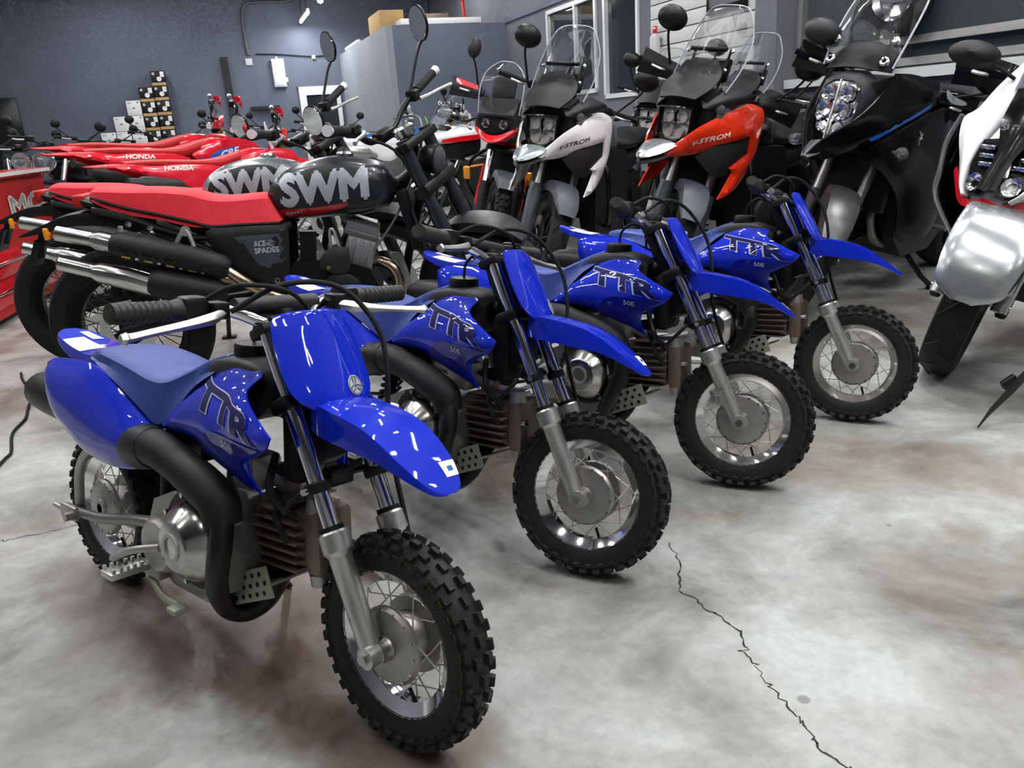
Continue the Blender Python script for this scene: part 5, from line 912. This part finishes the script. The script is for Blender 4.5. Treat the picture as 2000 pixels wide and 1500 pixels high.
# ---------------------------------------------------------------- red and black enduro tourer left of the white one
def build_redadv():
    T = thing('enduro_touring_motorcycle', 'red and black enduro tourer with small round clear screen, left of the white one', 'motorcycle', group='adventure motorcycles along the right wall'); P = lambda n, g, m, st=False, lab=None, **k: part(n, g, m, T, st, lab, **k)
    wheel(T, 'front_wheel', (1.5, 0, .34), .34, .052, .255, True, spoked=36, disc=.15, block=True); wheel(T, 'rear_wheel', (0, 0, .325), .325, .075, .225, spoked=36, disc=.12); forks(T, (1.5, 0, .34), 25.5, 1.06, .105, 'chrome', 'black', .60, guard='matblack')
    g, _ = fender([(1.24, .57, .055, .04), (1.34, .67, .065, .05), (1.48, .715, .068, .06), (1.62, .70, .066, .05), (1.72, .63, .05, .02)], 4); P('front_fender', g, 'slate', True)
    for s in (-1, 1): P('fork_stripe', G().patch([[(1.43, s*.155, .72), (1.45, s*.15, .72)], [(1.48, s*.16, .56), (1.50, s*.155, .56)], [(1.51, s*.158, .46), (1.53, s*.153, .46)]], .006, 3, 2), 'red', True); P('indicator', G().tube([(1.33, s*.12, .72), (1.36, s*.20, .70)], .008, 8).box((1.37, s*.22, .66), (.03, .05, .09), MX.Rotation(R(20), 4, 'Y'), .01), 'orange')
    hb = [(1.50, -.13, 1.045), (1.53, 0, 1.055), (1.50, .13, 1.045), (1.50, .12, 1.0), (1.515, .06, .955), (1.53, 0, .938), (1.515, -.06, .955), (1.50, -.12, 1.0)]
    o = P('head_light', G().loft([[(x-.006, y, z) for x, y, z in hb], [(x-.1, y*.85, 1+(z-1)*.85) for x, y, z in hb]]), 'dgrey'); part('lens', G().loft([hb, [(x+.01, y*.9, 1+(z-1)*.9) for x, y, z in hb]]), 'clear', o)
    for yy in (-.06, .06): part('reflector', G().lathe([(0, .03), (-.012, .02), (-.014, 0)], (1.515, yy, 1.0), (1, 0, 0), 14), 'chrome', o)
    P('red_beak', G().patch([[(1.47, -.15, .99), (1.53, -.07, .945), (1.55, 0, .93), (1.53, .07, .945), (1.47, .15, .99)], [(1.48, -.14, .95), (1.56, -.07, .905), (1.59, 0, .888), (1.56, .07, .905), (1.48, .14, .95)], [(1.44, -.12, .92), (1.50, -.06, .885), (1.52, 0, .875), (1.50, .06, .885), (1.44, .12, .92)]], .006, 4, 4), 'red', lab='red lower front cowl')
    P('nose_cowl', G().loft([[(1.49, y, z) for y, z in ((-.12, 1.06), (.12, 1.06), (.14, .98), (.08, .92), (-.08, .92), (-.14, .98))], [(1.38, y, z) for y, z in ((-.13, 1.16), (.13, 1.16), (.15, 1.0), (.1, .88), (-.1, .88), (-.15, 1.0))], [(1.22, y, z) for y, z in ((-.1, 1.1), (.1, 1.1), (.12, 1.0), (.1, .9), (-.1, .9), (-.12, 1.0))]]), 'dgrey'); P('instrument_panel', G().box((1.33, 0, 1.22), (.03, .16, .14), MX.Rotation(R(-20), 4, 'Y'), .012), 'dgrey')
    o = P('wind_screen', G().patch([[(1.44, -.14, 1.06), (1.49, 0, 1.075), (1.44, .14, 1.06)], [(1.40, -.15, 1.20), (1.45, 0, 1.22), (1.40, .15, 1.20)], [(1.35, -.13, 1.31), (1.39, 0, 1.33), (1.35, .13, 1.31)], [(1.31, -.06, 1.375), (1.33, 0, 1.385), (1.31, .06, 1.375)]], .004, 4, 4), 'clear', lab='small clear screen'); ed = [(1.44, -.14, 1.06), (1.40, -.15, 1.20), (1.35, -.13, 1.31), (1.31, -.06, 1.375), (1.33, 0, 1.385)]; ed += [(x, -y, z) for x, y, z in ed[-2::-1]]; part('screen_edge', G().tube(ed, .004, 6, 4), 'ltgrey', o)
    P('fuel_tank', se_loft([(.55, .88, .76, .1), (.75, .99, .75, .17), (.95, 1.05, .75, .2), (1.12, 1.04, .78, .17), (1.22, .98, .82, .1)], 4, 20), 'red'); P('seat', se_loft([(-.25, .93, .86, .1), (.1, .9, .82, .14), (.6, .88, .8, .11)], 4, 16, 3), 'black'); P('tail', se_loft([(-.45, .90, .86, .06), (-.2, .88, .76, .11), (.5, .8, .6, .12)], 4, 16), 'black')
    P('engine', G().loft([[(x, y, z) for x, z in ((.50, .60), (.52, .36), (.66, .26), (.96, .26), (1.12, .4), (1.14, .66), (.98, .82), (.62, .80))] for y in (-.18, .18)]), 'black'); P('radiator', G().box((1.2, 0, .72), (.04, .26, .28), b=.01), 'black'); P('crash_bar', G().tube([(1.1, .15, .82), (1.2, .26, .72), (1.16, .28, .55), (1.0, .2, .38)], .013, 8, 4).mirror(), 'black'); P('swingarm', G().tube([(.55, .10, .4), (0, .12, .325)], .03, 10).mirror(), 'black'); P('side_stand', G().tube([(.66, .14, .26), (.64, .25, .10), (.63, .31, .045)], .013, 8).box((.63, .32, .043), (.08, .06, .012), MX.Rotation(R(-8), 4, 'X')), 'black')
    bars(T, 1.08, 1.13, .43, .06, .06, guards=('dgrey', 'red'))
    for s in (-1, 1): mirror_part(T, (1.12, s*.36, 1.40), .045, .065, [(1.12, s*.32, 1.28), (1.10, s*.27, 1.15)], 'dgrey', thick=.04)
    return T
ra = build_redadv(); pose(ra, .31, 6.86, -107, 8, 25, 1.5, 26, .11); place_wheels(ra)
# second-row tourers made from the square-headlight model
def variant(sw, lab, *a, drop=()):
    o = copy_tree(vw); o['label'] = lab; recolour(o, sw)
    for c in list(o.children):
        if c.name.split('.')[0] in drop:
            for q in list(c.children): bpy.data.objects.remove(q)
            bpy.data.objects.remove(c)
    pose(o, *a, 1.55, 26, .11); place_wheels(o); return o
variant({'side_fairing': 'silverp', 'beak': 'white', 'fuel_tank': 'grey', 'lettering': 'grey'}, 'silver grey motorcycle wedged between the orange-red and the black one', 3.12, 5.82, -139, 8, 20, drop=('wind_screen', 'visor', 'instrument_panel', 'accessory_bar', 'mirror', 'hand_guard'))
variant({'side_fairing': 'silverp', 'beak': 'silverp', 'fuel_tank': 'greyp', 'lettering': 'grey'}, 'pale grey tourer with clear screen behind the orange-red one', 2.68, 7.2, -133, 7, 20)
tc_ = variant({'side_fairing': 'greyp', 'beak': 'greyp', 'lettering': 'greyp'}, 'grey tourer with black top case behind the white one', 2.0, 8.2, -122, 7, 20)
part('top_case', G().box((-.33, 0, 1.12), (.36, .44, .28), b=.05), 'black', tc_); part('case_lid', G().box((-.33, 0, 1.24), (.40, .48, .06), b=.025), 'dgrey', tc_)
# ---------------------------------------------------------------- enduro bikes with the high red tail
def build_crf(body, accent, words, seatm='black', headm='white'):
    T = thing('enduro_motorcycle', 'enduro motorcycle', 'motorcycle', group='enduro bikes behind the scramblers'); P = lambda n, g, m, st=False, lab=None, **k: part(n, g, m, T, st, lab, **k)
    wheel(T, 'front_wheel', (1.48, 0, .35), .35, .04, .28, True, spoked=32, disc=.13, block=True, rimm='black'); wheel(T, 'rear_wheel', (0, 0, .34), .34, .052, .25, spoked=32, disc=.12, block=True); forks(T, (1.48, 0, .35), 27, 1.08, .1, 'gold', 'alu', .62)
    g, F = fender([(.22, .93, .09, .06), (.08, .945, .10, .05), (-.12, .955, .095, .04), (-.28, .965, .08, .03), (-.42, .965, .055, .015), (-.47, .962, .03, .006)], 4); P('rear_fender', g, body, lab='long pointed rear fender')
    for s in (-1, 1):
        g = G().panel([(-.30, s*.09, .945), (-.05, s*.115, .93), (.18, s*.13, .925), (.42, s*.14, .90), (.56, s*.13, .86), (.48, s*.14, .76), (.36, s*.15, .68), (.22, s*.15, .70), (.05, s*.145, .80), (-.12, s*.13, .88)], 'xz', side=s, bulge=.012, h=.03, corner={4}); o = P('side_panel', g, body); S = g.surf
        if words and s < 0: part('lettering', decal(words, (.03, .893), (.22, -.016), (.002, .032), S, bold=.03, shear=.2, eps=.003, fit=True), 'paper', o, label=words+' lettering')
        g = G().panel([(.58, s*.13, .88), (.72, s*.14, .93), (.92, s*.15, .98), (1.10, s*.17, .97), (1.18, s*.19, .90), (1.10, s*.20, .78), (.98, s*.19, .70), (.92, s*.18, .62), (.86, s*.17, .72), (.70, s*.15, .80)], 'xz', side=s, bulge=.012, h=.03, corner={4, 7}); o = P('tank_shroud', g, body); S = g.surf
        part('graphic', G().panel([(.62, S(.62, .87), .868), (.80, S(.80, .90), .90), (.98, S(.98, .92), .925), (.92, S(.92, .86), .86), (.76, S(.76, .82), .825), (.68, S(.68, .83), .825)], 'xz', side=s, bulge=.003, lip=0, th=.001, h=.03), accent, o)
        if words and s < 0: part('lettering', decal('CRF', (.80, .835), (.17, .03), (.01, .055), S, bold=.03, shear=.2, eps=.004, fit=True), 'paper', o)
        P('hand_guard', G().patch([[(1.11, s*.40, 1.20), (1.11, s*.41, 1.16)], [(1.16, s*.34, 1.215), (1.165, s*.34, 1.14)], [(1.17, s*.26, 1.20), (1.17, s*.26, 1.14)]], .005, 3, 3), headm, True)
    P('seat', se_loft([(-.22, .975, .94, .08), (0, .975, .92, .11), (.3, .95, .88, .12), (.5, .945, .86, .11), (.72, .98, .88, .08), (.85, 1.0, .92, .06)], 4, 16, 3), seatm); P('fuel_tank', se_loft([(.7, .97, .8, .09), (.85, 1.0, .78, .11), (1.02, .98, .8, .1)], 4, 14), body); P('exhaust_can', G().tube([(.20, -.15, .74), (.14, -.17, .76), (.10, -.172, .77), (-.16, -.175, .815), (-.20, -.175, .822), (-.27, -.175, .835)], [.02, .03, .058, .058, .04, .035], 16), 'dgrey' if words else 'alu')
    P('engine', G().loft([[(x, y, z) for x, z in ((.56, .60), (.56, .40), (.68, .32), (.9, .34), (1.02, .5), (1.0, .74), (.7, .78))] for y in (-.13, .13)]), 'alud'); P('frame', G().tube([(1.22, 0, .98), (1.0, .09, .85), (.62, .11, .78), (.55, .11, .50), (.62, .11, .34)], .022, 8, 3).mirror(), 'alud'); P('radiator', G().box((1.06, .12, .82), (.05, .1, .22), b=.01).mirror(), 'black'); P('swingarm', G().tube([(.55, .09, .44), (0, .1, .34)], .026, 10).mirror(), 'alu'); P('side_stand', G().tube([(.62, .12, .34), (.58, .24, .1), (.57, .285, .02)], .011, 8).box((.57, .29, .013), (.06, .05, .01)), 'alu')
    g, _ = fender([(1.10, .86, .06, .03), (1.3, .84, .08, .03), (1.55, .83, .085, .03), (1.75, .79, .07, .02), (1.86, .75, .045, .006)], 4); P('front_fender', g, body, True); P('number_plate', G().panel([(1.335, -.10, 1.10), (1.34, .10, 1.10), (1.36, .11, 1.0), (1.40, .08, .88), (1.40, -.08, .88), (1.36, -.11, 1.0)], 'yz', side=1, bulge=.02, rim=.05, h=.03, corner=set()), headm, True); P('head_light', G().lathe([(0, .05), (.015, .045), (.02, 0)], (1.39, 0, .99), (1, 0, -.1), 18), 'chrome', True)
    bars(T, 1.14, 1.14, .40, .05, .06, ends='white'); mirror_part(T, (1.10, -.42, 1.34), .055, .05, [(1.1, -.38, 1.27), (1.1, -.30, 1.2)]); P('triple_clamp', G().box((1.15, 0, 1.10), (.08, .2, .05), b=.01), 'red' if words else 'alud', True)
    return T
ha = build_crf('hred', 'paper', 'HONDA', 'redfab', 'hred'); HB = [ha, copy_tree(ha), copy_tree(ha)]
for o, (x, y, yaw, l, s), lab in zip(HB, [(-3.38, 6.92, 54, 0, -42), (-2.79, 5.93, 57, 0, -44), (-2.36, 5.56, 50, 0, -40)], ['red enduro bike farthest from the scramblers', 'red enduro bike in the middle of the three', 'red enduro bike right behind the silver-tank scrambler']): o['label'] = lab; pose(o, x, y, yaw, l, s, 1.48, 27, .1); place_wheels(o)
for o, k in zip(HB, (1.08, 1.03, .935)): o.matrix_basis = o.matrix_basis @ MX.Scale(k, 4)
for o in HB: recolour(o, {'number_plate': 'white'})
for o in HB[1:]:
    for c in o.children:
        for q in c.children:
            if q.name.startswith('graphic'): q.data = q.data.copy(); q.data.materials[0] = Mt['cblue']
hw = build_crf('white', 'yellow', '', 'cblue', 'white'); WB = [(hw, -1.45, 8.35, 28, 3, -20, 'white enduro bike with yellow flashes behind the black scrambler bars')]
for a in [(-2.0, 9.5, 30, 3, -25, 'white enduro bike with blue flashes, second behind the scramblers'), (-1.4, 10.7, 28, 3, -25, 'white and red enduro bike farthest back near the door')]: o = copy_tree(hw); WB.append((o, *a))
for i, (o, x, y, yaw, l, s, lab) in enumerate(WB):
    o['label'] = lab; pose(o, x, y, yaw, l, s, 1.48, 27, .1); place_wheels(o)
    if i: recolour(o, {'graphic': ('cblue', 'hred')[i-1], 'seat': ('dgrey', 'black')[i-1], 'number_plate': ('lime', 'hred')[i-1]})
# ---------------------------------------------------------------- naked street bikes further back
def build_naked(tank, headm='chrome', screen=False):
    T = thing('street_motorcycle', 'street motorcycle', 'motorcycle', group='street bikes at the back'); P = lambda n, g, m, st=False, lab=None, **k: part(n, g, m, T, st, lab, **k)
    wheel(T, 'front_wheel', (1.4, 0, .31), .31, .055, .22, True, cast=5, disc=.14); wheel(T, 'rear_wheel', (0, 0, .31), .31, .07, .215, cast=5, disc=.11); forks(T, (1.4, 0, .31), 26, .98, .1, 'chrome', 'black', .6)
    P('fuel_tank', se_loft([(.55, .82, .72, .08), (.7, .93, .7, .14), (.88, .97, .7, .16), (1.02, .93, .74, .12), (1.1, .88, .8, .06)], 4, 18), tank); P('seat', se_loft([(-.2, .87, .8, .09), (.1, .82, .74, .13), (.55, .81, .72, .11)], 4, 14, 3), 'black'); P('tail', se_loft([(-.35, .86, .8, .05), (-.1, .8, .68, .1), (.4, .74, .6, .11)], 4, 14), tank)
    P('engine', G().loft([[(x, y, z) for x, z in ((.50, .55), (.52, .32), (.66, .22), (.94, .24), (1.04, .4), (1.02, .68), (.62, .7))] for y in (-.16, .16)]), 'dgrey'); P('head_light', G().lathe([(-.1, .04), (-.06, .085), (0, .095), (.01, .095)], (1.30, 0, .92), (1, 0, 0), 24), 'black' if headm == 'black' else 'chrome', True); P('lens', G().lathe([(0, .09), (.02, .06), (.028, 0)], (1.31, 0, .92), (1, 0, 0), 24), 'lens', True); P('exhaust_can', G().tube([(.6, -.14, .3), (.2, -.17, .36), (-.2, -.17, .42)], [.03, .05, .05], 14), 'steel'); P('swingarm', G().tube([(.5, .1, .38), (0, .11, .31)], .028, 8).mirror(), 'black'); P('side_stand', G().tube([(.6, .1, .25), (.56, .22, .08), (.55, .27, .02)], .012, 8).box((.55, .28, .012), (.06, .05, .01)), 'black')
    g, _ = fender([(1.16, .5, .05, .03), (1.25, .6, .06, .04), (1.4, .655, .065, .05), (1.55, .62, .06, .03), (1.66, .52, .04, .01)], 4); P('front_fender', g, tank, True); bars(T, 1.04, 1.08, .38, .06, .1); P('instrument_panel', G().lathe([(0, .045), (.03, .05), (.04, .04)], (1.18, 0, 1.05), (-.4, 0, 1), 18, cap=True), 'black', True)
    if screen: P('wind_screen', G().patch([[(1.36, -.14, .98), (1.40, 0, 1.0), (1.36, .14, .98)], [(1.26, -.15, 1.14), (1.30, 0, 1.17), (1.26, .15, 1.14)], [(1.16, -.1, 1.26), (1.18, 0, 1.28), (1.16, .1, 1.26)]], .004, 4, 4), 'clear'); P('nose_fairing', se_loft([(1.0, .985, .86, .17), (1.2, .99, .85, .19), (1.36, .96, .85, .14), (1.48, .89, .85, .04)], 4, 18), tank)
    for s in (-1, 1): mirror_part(T, (1.02, s*.40, 1.24), .05, .045, [(1.04, s*.36, 1.17), (1.04, s*.28, 1.11)])
    return T
nk = build_naked('gloss')
NB = [(-6.8, 10.3, -60, 'black street bike at the far left, its round mirror below the black screen', 'gloss'), (-5.9, 10.1, -62, 'dark street bike second from the left at the back', 'gloss'), (-5.1, 10.3, -62, 'dark street bike in front of the white boxes', 'grey'), (-4.35, 10.65, -66, 'dark street bike in front of the black boxes', 'gloss'), (-5.5, 7.95, -42, 'blue street bike behind the red counter', 'cblue'), (-4.0, 8.5, -93, 'dark street bike with green tail beside the red counter', 'gloss')]
for i, (x, y, yaw, lab, m) in enumerate(NB):
    o = nk if i == 0 else copy_tree(nk); o['label'] = lab; pose(o, x, y, yaw, 4, 8, 1.4, 26, .1); place_wheels(o); recolour(o, {'fuel_tank': m, 'tail': 'green' if 'green' in lab else m, 'front_fender': m})
rn = copy_tree(nk); rn['label'] = 'red street bike with chrome headlight in front of the glass door'; recolour(rn, {'fuel_tank': 'hred', 'tail': 'hred', 'front_fender': 'hred'}); pose(rn, -3.5, 13.0, -75, 4, 12, 1.4, 26, .1); place_wheels(rn)
for x, y, yaw, lab in ((-3.1, 10.45, -84, 'red street bike in front of the black helmet boxes'), (-2.3, 11.6, -85, 'red street bike under the white electrical panel')):
    o = copy_tree(rn); o['label'] = lab; pose(o, x, y, yaw, 4, 10, 1.4, 26, .1); place_wheels(o)
sp_ = build_naked('white', 'black', True); sp_['label'] = 'white sport bike with low clear screen between the scrambler fork and the red tourer'; part('red_flash', G().patch([[(1.02, y*1.03, .93), (1.2, y*1.03, .925), (1.36, y*.72, .90)] for y in (.2,)]+[[(1.02, .2*1.03, .89), (1.2, .2*1.03, .88), (1.36, .2*.72, .875)]], .004, 3, 3), 'red', sp_); part('black_infill', se_loft([(.98, .98, .74, .15), (1.2, .95, .70, .17), (1.32, .9, .72, .1)], 3, 14), 'black', sp_); pose(sp_, .62, 8.05, -152, 6, 10, 1.4, 26, .1); place_wheels(sp_)
# ---------------------------------------------------------------- furniture and small things
T = thing('display_counter', 'red display counter with white MO lettering and pale top board', 'counter'); n_ = V((-.19, .982, 0)).normalized(); CT = MX.Translation((-3.02, 4.25, 0)) @ MX.Rotation(math.atan2(n_.y, n_.x), 4, 'Z')   # local x along the face, +y into the counter
def cb(g, x0, x1, y0, y1, z0, z1, b=0): h = G().box(((x0+x1)/2, (y0+y1)/2, (z0+z1)/2), (x1-x0, y1-y0, z1-z0), b=b).tf(CT); return g.add(h.v, h.f)
part('body', cb(G(), 0, 1.82, 0, .6, 0.04, .86), 'redfab', T); part('plinth', cb(G(), .03, 1.79, .04, .56, 0, .04), 'black', T); o = part('top_board', cb(G(), -.05, 1.87, -.04, .66, .86, .90, .006), 'red', T); part('top_edge', cb(G(), -.055, 1.875, -.046, -.04, .872, .895), 'offwhite', o)
for i in range(2):
    d = part('drawer', cb(G(), .06, 1.76, -.012, 0, .10+i*.17, .25+i*.17, .004), 'red', T); part('handle', G().tube([(.5, -.03, .19+i*.17), (1.3, -.03, .19+i*.17)], .009, 8).tf(CT), 'chrome', d)
part('lettering', decal('MO', (1.08, .59), (.66, 0), (0, .16), -.004, bold=.05, fit=True, eps=.002).tf(CT), 'offwhite', T)
# back-wall boxes on a low rack
def bw(g, a0, a1, z0, z1, y0, y1, b=0): return rbox(g, -2.25+a0, -2.25+a1, y0, y1, z0, z1, b)
T = thing('storage_rack', 'dark low storage rack carrying the stacked boxes at the back wall', 'rack'); part('rack_top', bw(G(), -5.5, -3.8, .93, .98, 4.9, 5.38), 'dgrey', T)
for a in (-5.45, -3.9):
    for y in (4.93, 5.3): part('leg', bw(G(), a, a+.05, 0, .93, y, y+.05), 'dgrey', T)
part('shelf', bw(G(), -5.45, -3.85, .4, .44, 4.95, 5.35), 'dgrey', T)
k = 0
def blackbox(a, z, lab):
    T = thing('helmet_box', lab, 'box', group='black helmet boxes'); part('carton', bw(G(), a, a+.285, z, z+.297, 5.05, 5.37, .004), 'black', T)
    c = ROOM @ V((-2.25+a+.14, 5.047, z+.15)); fdir = ROOM.to_3x3() @ V((0, -1, 0))
    part('oval_label', G().lathe([(0, .05), (.002, .05), (.002, 0)], c+V((.02, 0, -.02)), fdir, 18), 'paper', T); part('round_label', G().lathe([(0, .03), (.002, .03), (.002, 0)], ROOM @ V((-2.25+a+.055, 5.047, z+.24)), fdir, 14), 'ltgrey', T); part('price_label', bw(G(), a+.19, a+.27, z+.17, z+.28, 5.044, 5.05), 'paper', T); part('base_strip', bw(G(), a+.0, a+.285, z, z+.06, 5.045, 5.05), 'card', T)
ORD = ['lowest', 'second', 'third', 'fourth', 'topmost']
for i in range(5): blackbox(-4.185, .98+i*.305, 'black helmet box, %s of the taller stack right of the white boxes' % ORD[i])
for i in range(4): blackbox(-4.485, .98+i*.300, 'black helmet box, %s of the shorter black stack beside the white boxes' % ['lowest', 'second', 'third', 'topmost'][i])
def whitebox(a, z, lab, h=.31):
    T = thing('white_box', lab, 'box', group='white boxes at the back wall'); part('carton', bw(G(), a, a+.29, z, z+h-.004, 5.05, 5.37, .004), 'paper', T); part('print', bw(G(), a+.11, a+.17, z+h*.45, z+h*.52, 5.046, 5.05), 'grey', T); part('print', bw(G(), a+.03, a+.10, z+h*.80, z+h*.88, 5.046, 5.05), 'ltgrey', T); part('print', bw(G(), a+.22, a+.25, z+h*.82, z+h*.9, 5.046, 5.05), 'dgrey', T)
for i in range(3): whitebox(-4.79, .98+i*.315, 'white box, %s of the stack touching the black boxes' % ['lowest', 'middle', 'topmost'][i])
for i in range(2): whitebox(-5.10, .98+i*.315, 'white box, %s of the two in the middle white stack' % ['lower', 'upper'][i])
whitebox(-5.41, .98, 'single white box at the left end of the row')
T = thing('television', 'large black screen standing at the far left', 'screen'); part('panel', bw(G(), -8.0, -6.87, 1.10, 2.10, 5.1, 5.16, .01), 'screen', T); part('bezel', bw(G(), -8.02, -6.85, 1.08, 1.12, 5.09, 5.17, .004), 'black', T); part('stand', bw(G(), -7.5, -7.4, 0, 1.10, 5.1, 5.16), 'black', T); part('foot', bw(G(), -7.8, -7.1, 0, .03, 4.95, 5.35), 'black', T)
# electrics on the back wall
T = thing('electric_panel', 'white electrical panel beside the glass door', 'panel'); part('box', bw(G(), -1.59, -1.31, 2.06, 2.67, 5.30, 5.415, .008), 'white', T); part('door', bw(G(), -1.57, -1.33, 2.09, 2.64, 5.285, 5.30, .004), 'white', T); part('switch', bw(G(), -1.31, -1.26, 2.16, 2.26, 5.35, 5.415, .006), 'white', T); part('cable_gland', bw(G(), -1.48, -1.44, 2.67, 2.72, 5.36, 5.40), 'white', T)
solid('wall_plate', bw(G(), -2.15, -2.0, 2.56, 2.70, 5.39, 5.415, .005), 'offwhite', 'small cream wall plate under the conduit', 'plate')
def wp(a, z, y=5.39): return tuple(ROOM @ V((-2.25+a, y, z)))
solid('conduit_pipe', G().tube([wp(-2.06, 2.77), wp(-2.08, 3.1), wp(-2.07, 3.55), wp(-2.0, 3.78), wp(-1.83, 3.86), wp(-1.4, 3.87), wp(-1.04, 3.88), wp(-.9, 4.0), wp(-.88, 4.7)], .035, 10, 4), 'grey', 'grey bent conduit pipe on the back wall', 'pipe')
solid('wall_wire', G().tube([wp(-1.9, 2.79), wp(-1.44, 2.77), wp(-1.0, 2.73), wp(-.61, 2.70), wp(-.15, 2.71)], .014, 6, 3), 'dgrey', 'thin cable run above the glass door', 'cable'); solid('junction_box', bw(G(), -.65, -.57, 2.64, 2.72, 5.36, 5.415, .006), 'white', 'small white junction box above the door', 'box')
# things stored on top of the corner office
solid('cardboard_box', rbox(G(), -2.2, -1.75, .62, 1.7, 2.71, 3.03, .004), 'card', 'brown cardboard box on top of the corner office', 'box'); solid('wooden_board', rbox(G(), -1.6, -.9, .6, 1.0, 2.71, 2.95, .004), 'brownmetal', 'brown wooden board on top of the corner office', 'board'); solid('white_tray', rbox(G(), -1.95, -.45, .05, .5, 2.71, 2.81, .01), 'paper', 'long white tray on top of the corner office', 'tray')
solid('red_pole', cyl(tuple(ROOM @ V((-.55, .7, 2.70))), tuple(ROOM @ V((-.62, .7, 3.9))), .03, n=10), 'red', 'red pole standing on top of the corner office', 'pole'); solid('white_roll', G().tube([tuple(ROOM @ V((-2.19, 3.0, 2.75))), tuple(ROOM @ V((-2.19, 4.6, 2.75)))], .05, 10), 'offwhite', 'white roll lying on the office side wall', 'roll')
# slat wall display, things seen at the shop window
T = thing('framed_display', 'black framed panel on the white slat wall', 'frame'); part('frame', rbox(G(), -.09, -.047, -7.35, -6.65, 1.95, 2.45, .006), 'black', T); part('sheet', rbox(G(), -.095, -.089, -7.28, -6.72, 2.02, 2.38), 'grey', T)
T = thing('wall_extinguisher', 'white and red canister hanging at the left end of the slat wall', 'extinguisher'); part('cylinder', G().lathe([(0, .05), (.02, .065), (.3, .065), (.34, .03)], tuple(ROOM @ V((-.12, -5.6, 1.55))), (0, 0, 1), 18, cap=True), 'offwhite', T); part('valve', G().box(tuple(ROOM @ V((-.12, -5.6, 1.93))), (.05, .05, .09), b=.01), 'red', T); part('hanger', rbox(G(), -.12, -.045, -5.61, -5.59, 1.8, 1.84), 'black', T)
# parked blue car nose and a black wheel outside the shop window
T = thing('parked_vehicle', 'blue vehicle nose seen through the shop window by the pillar', 'vehicle', tuple(ROOM @ V((0, 0, 0)))); T.location = (0, 0, 0)
bl = [(.25, .30), (.25, 1.55), (.5, 1.75), (.9, 1.82), (1.6, 1.8), (1.9, 1.5), (1.9, .3)]
part('body', G().loft([[tuple(ROOM @ V((x, y, z))) for x, z in bl] for y in (-9.2, -9.1, -8.3, -8.2)]), 'hoodblue', T); part('marker_light', G().lathe([(0, .03), (.02, .025), (.025, 0)], tuple(ROOM @ V((.25, -8.6, 1.5))), tuple(ROOM.to_3x3() @ V((-1, 0, 0))), 14), 'red', T)
for yy in (-9.0, -8.4): part('wheel', G().lathe([(-.1, .12), (-.1, .30), (0, .32), (.1, .30), (.1, .12)], tuple(ROOM @ V((.7, yy, .32))), tuple(ROOM.to_3x3() @ V((0, 1, 0))), 24, cap=True), 'rubber', T)
T = thing('spare_wheel', 'black tyre with chrome hub hanging in the right shop window', 'wheel'); c = tuple(ROOM @ V((-.18, -9.45, 1.74))); ax = tuple(ROOM.to_3x3() @ V((-1, -.15, 0)))
part('tyre', G().lathe([(-.07, .19), (-.08, .24), (-.06, .30), (0, .32), (.06, .30), (.08, .24), (.07, .19)], c, ax, 36), 'rubber', T); part('rim', G().lathe([(-.06, .20), (.05, .20), (.06, .185), (.02, .15), (.01, .07), (.05, .05), (.05, 0)], c, ax, 30), 'chrome', T); part('bracket', rbox(G(), -.2, .0, -9.48, -9.42, 1.44, 1.47), 'black', T); part('post', rbox(G(), -.2, -.16, -9.47, -9.43, 1.2, 1.45), 'black', T)
# floor clutter
solid('floor_cable', G().tube([(-2.35, 3.62, .012), (-2.281, 3.512, .006), (-2.121, 3.299, .006), (-2.016, 3.086, .006), (-1.95, 2.95, .006), (-1.906, 2.788, .006), (-1.80, 2.60, .006), (-1.783, 2.532, .006), (-1.75, 2.40, .006), (-1.69, 2.30, .006)], .0055, 6, 5), 'rubber', 'thin black cable lying on the floor at the left edge', 'cable')
T = thing('footrest_lever', 'black pointed stand foot poking in at the right edge', 'stand'); part('arm', G().loft([[(1.449, 2.247, .002), (1.455, 2.25, .002), (1.455, 2.25, .008), (1.449, 2.247, .008)], [(1.50, 2.275, .03), (1.515, 2.29, .03), (1.515, 2.29, .058), (1.50, 2.275, .058)], [(1.60, 2.32, .085), (1.62, 2.345, .085), (1.62, 2.345, .128), (1.60, 2.32, .128)], [(1.72, 2.38, .16), (1.74, 2.40, .16), (1.74, 2.40, .20), (1.72, 2.38, .20)]]), 'black', T); part('spring_lug', G().box((1.575, 2.315, .125), (.05, .02, .03), MX.Rotation(R(-35), 4, 'Y'), .006), 'black', T)
part('mount', G().tube([(1.70, 2.37, .17), (1.85, 2.46, .24), (2.0, 2.52, .22), (2.05, 2.52, .004)], .018, 8), 'black', T)
bpy.context.view_layer.update()
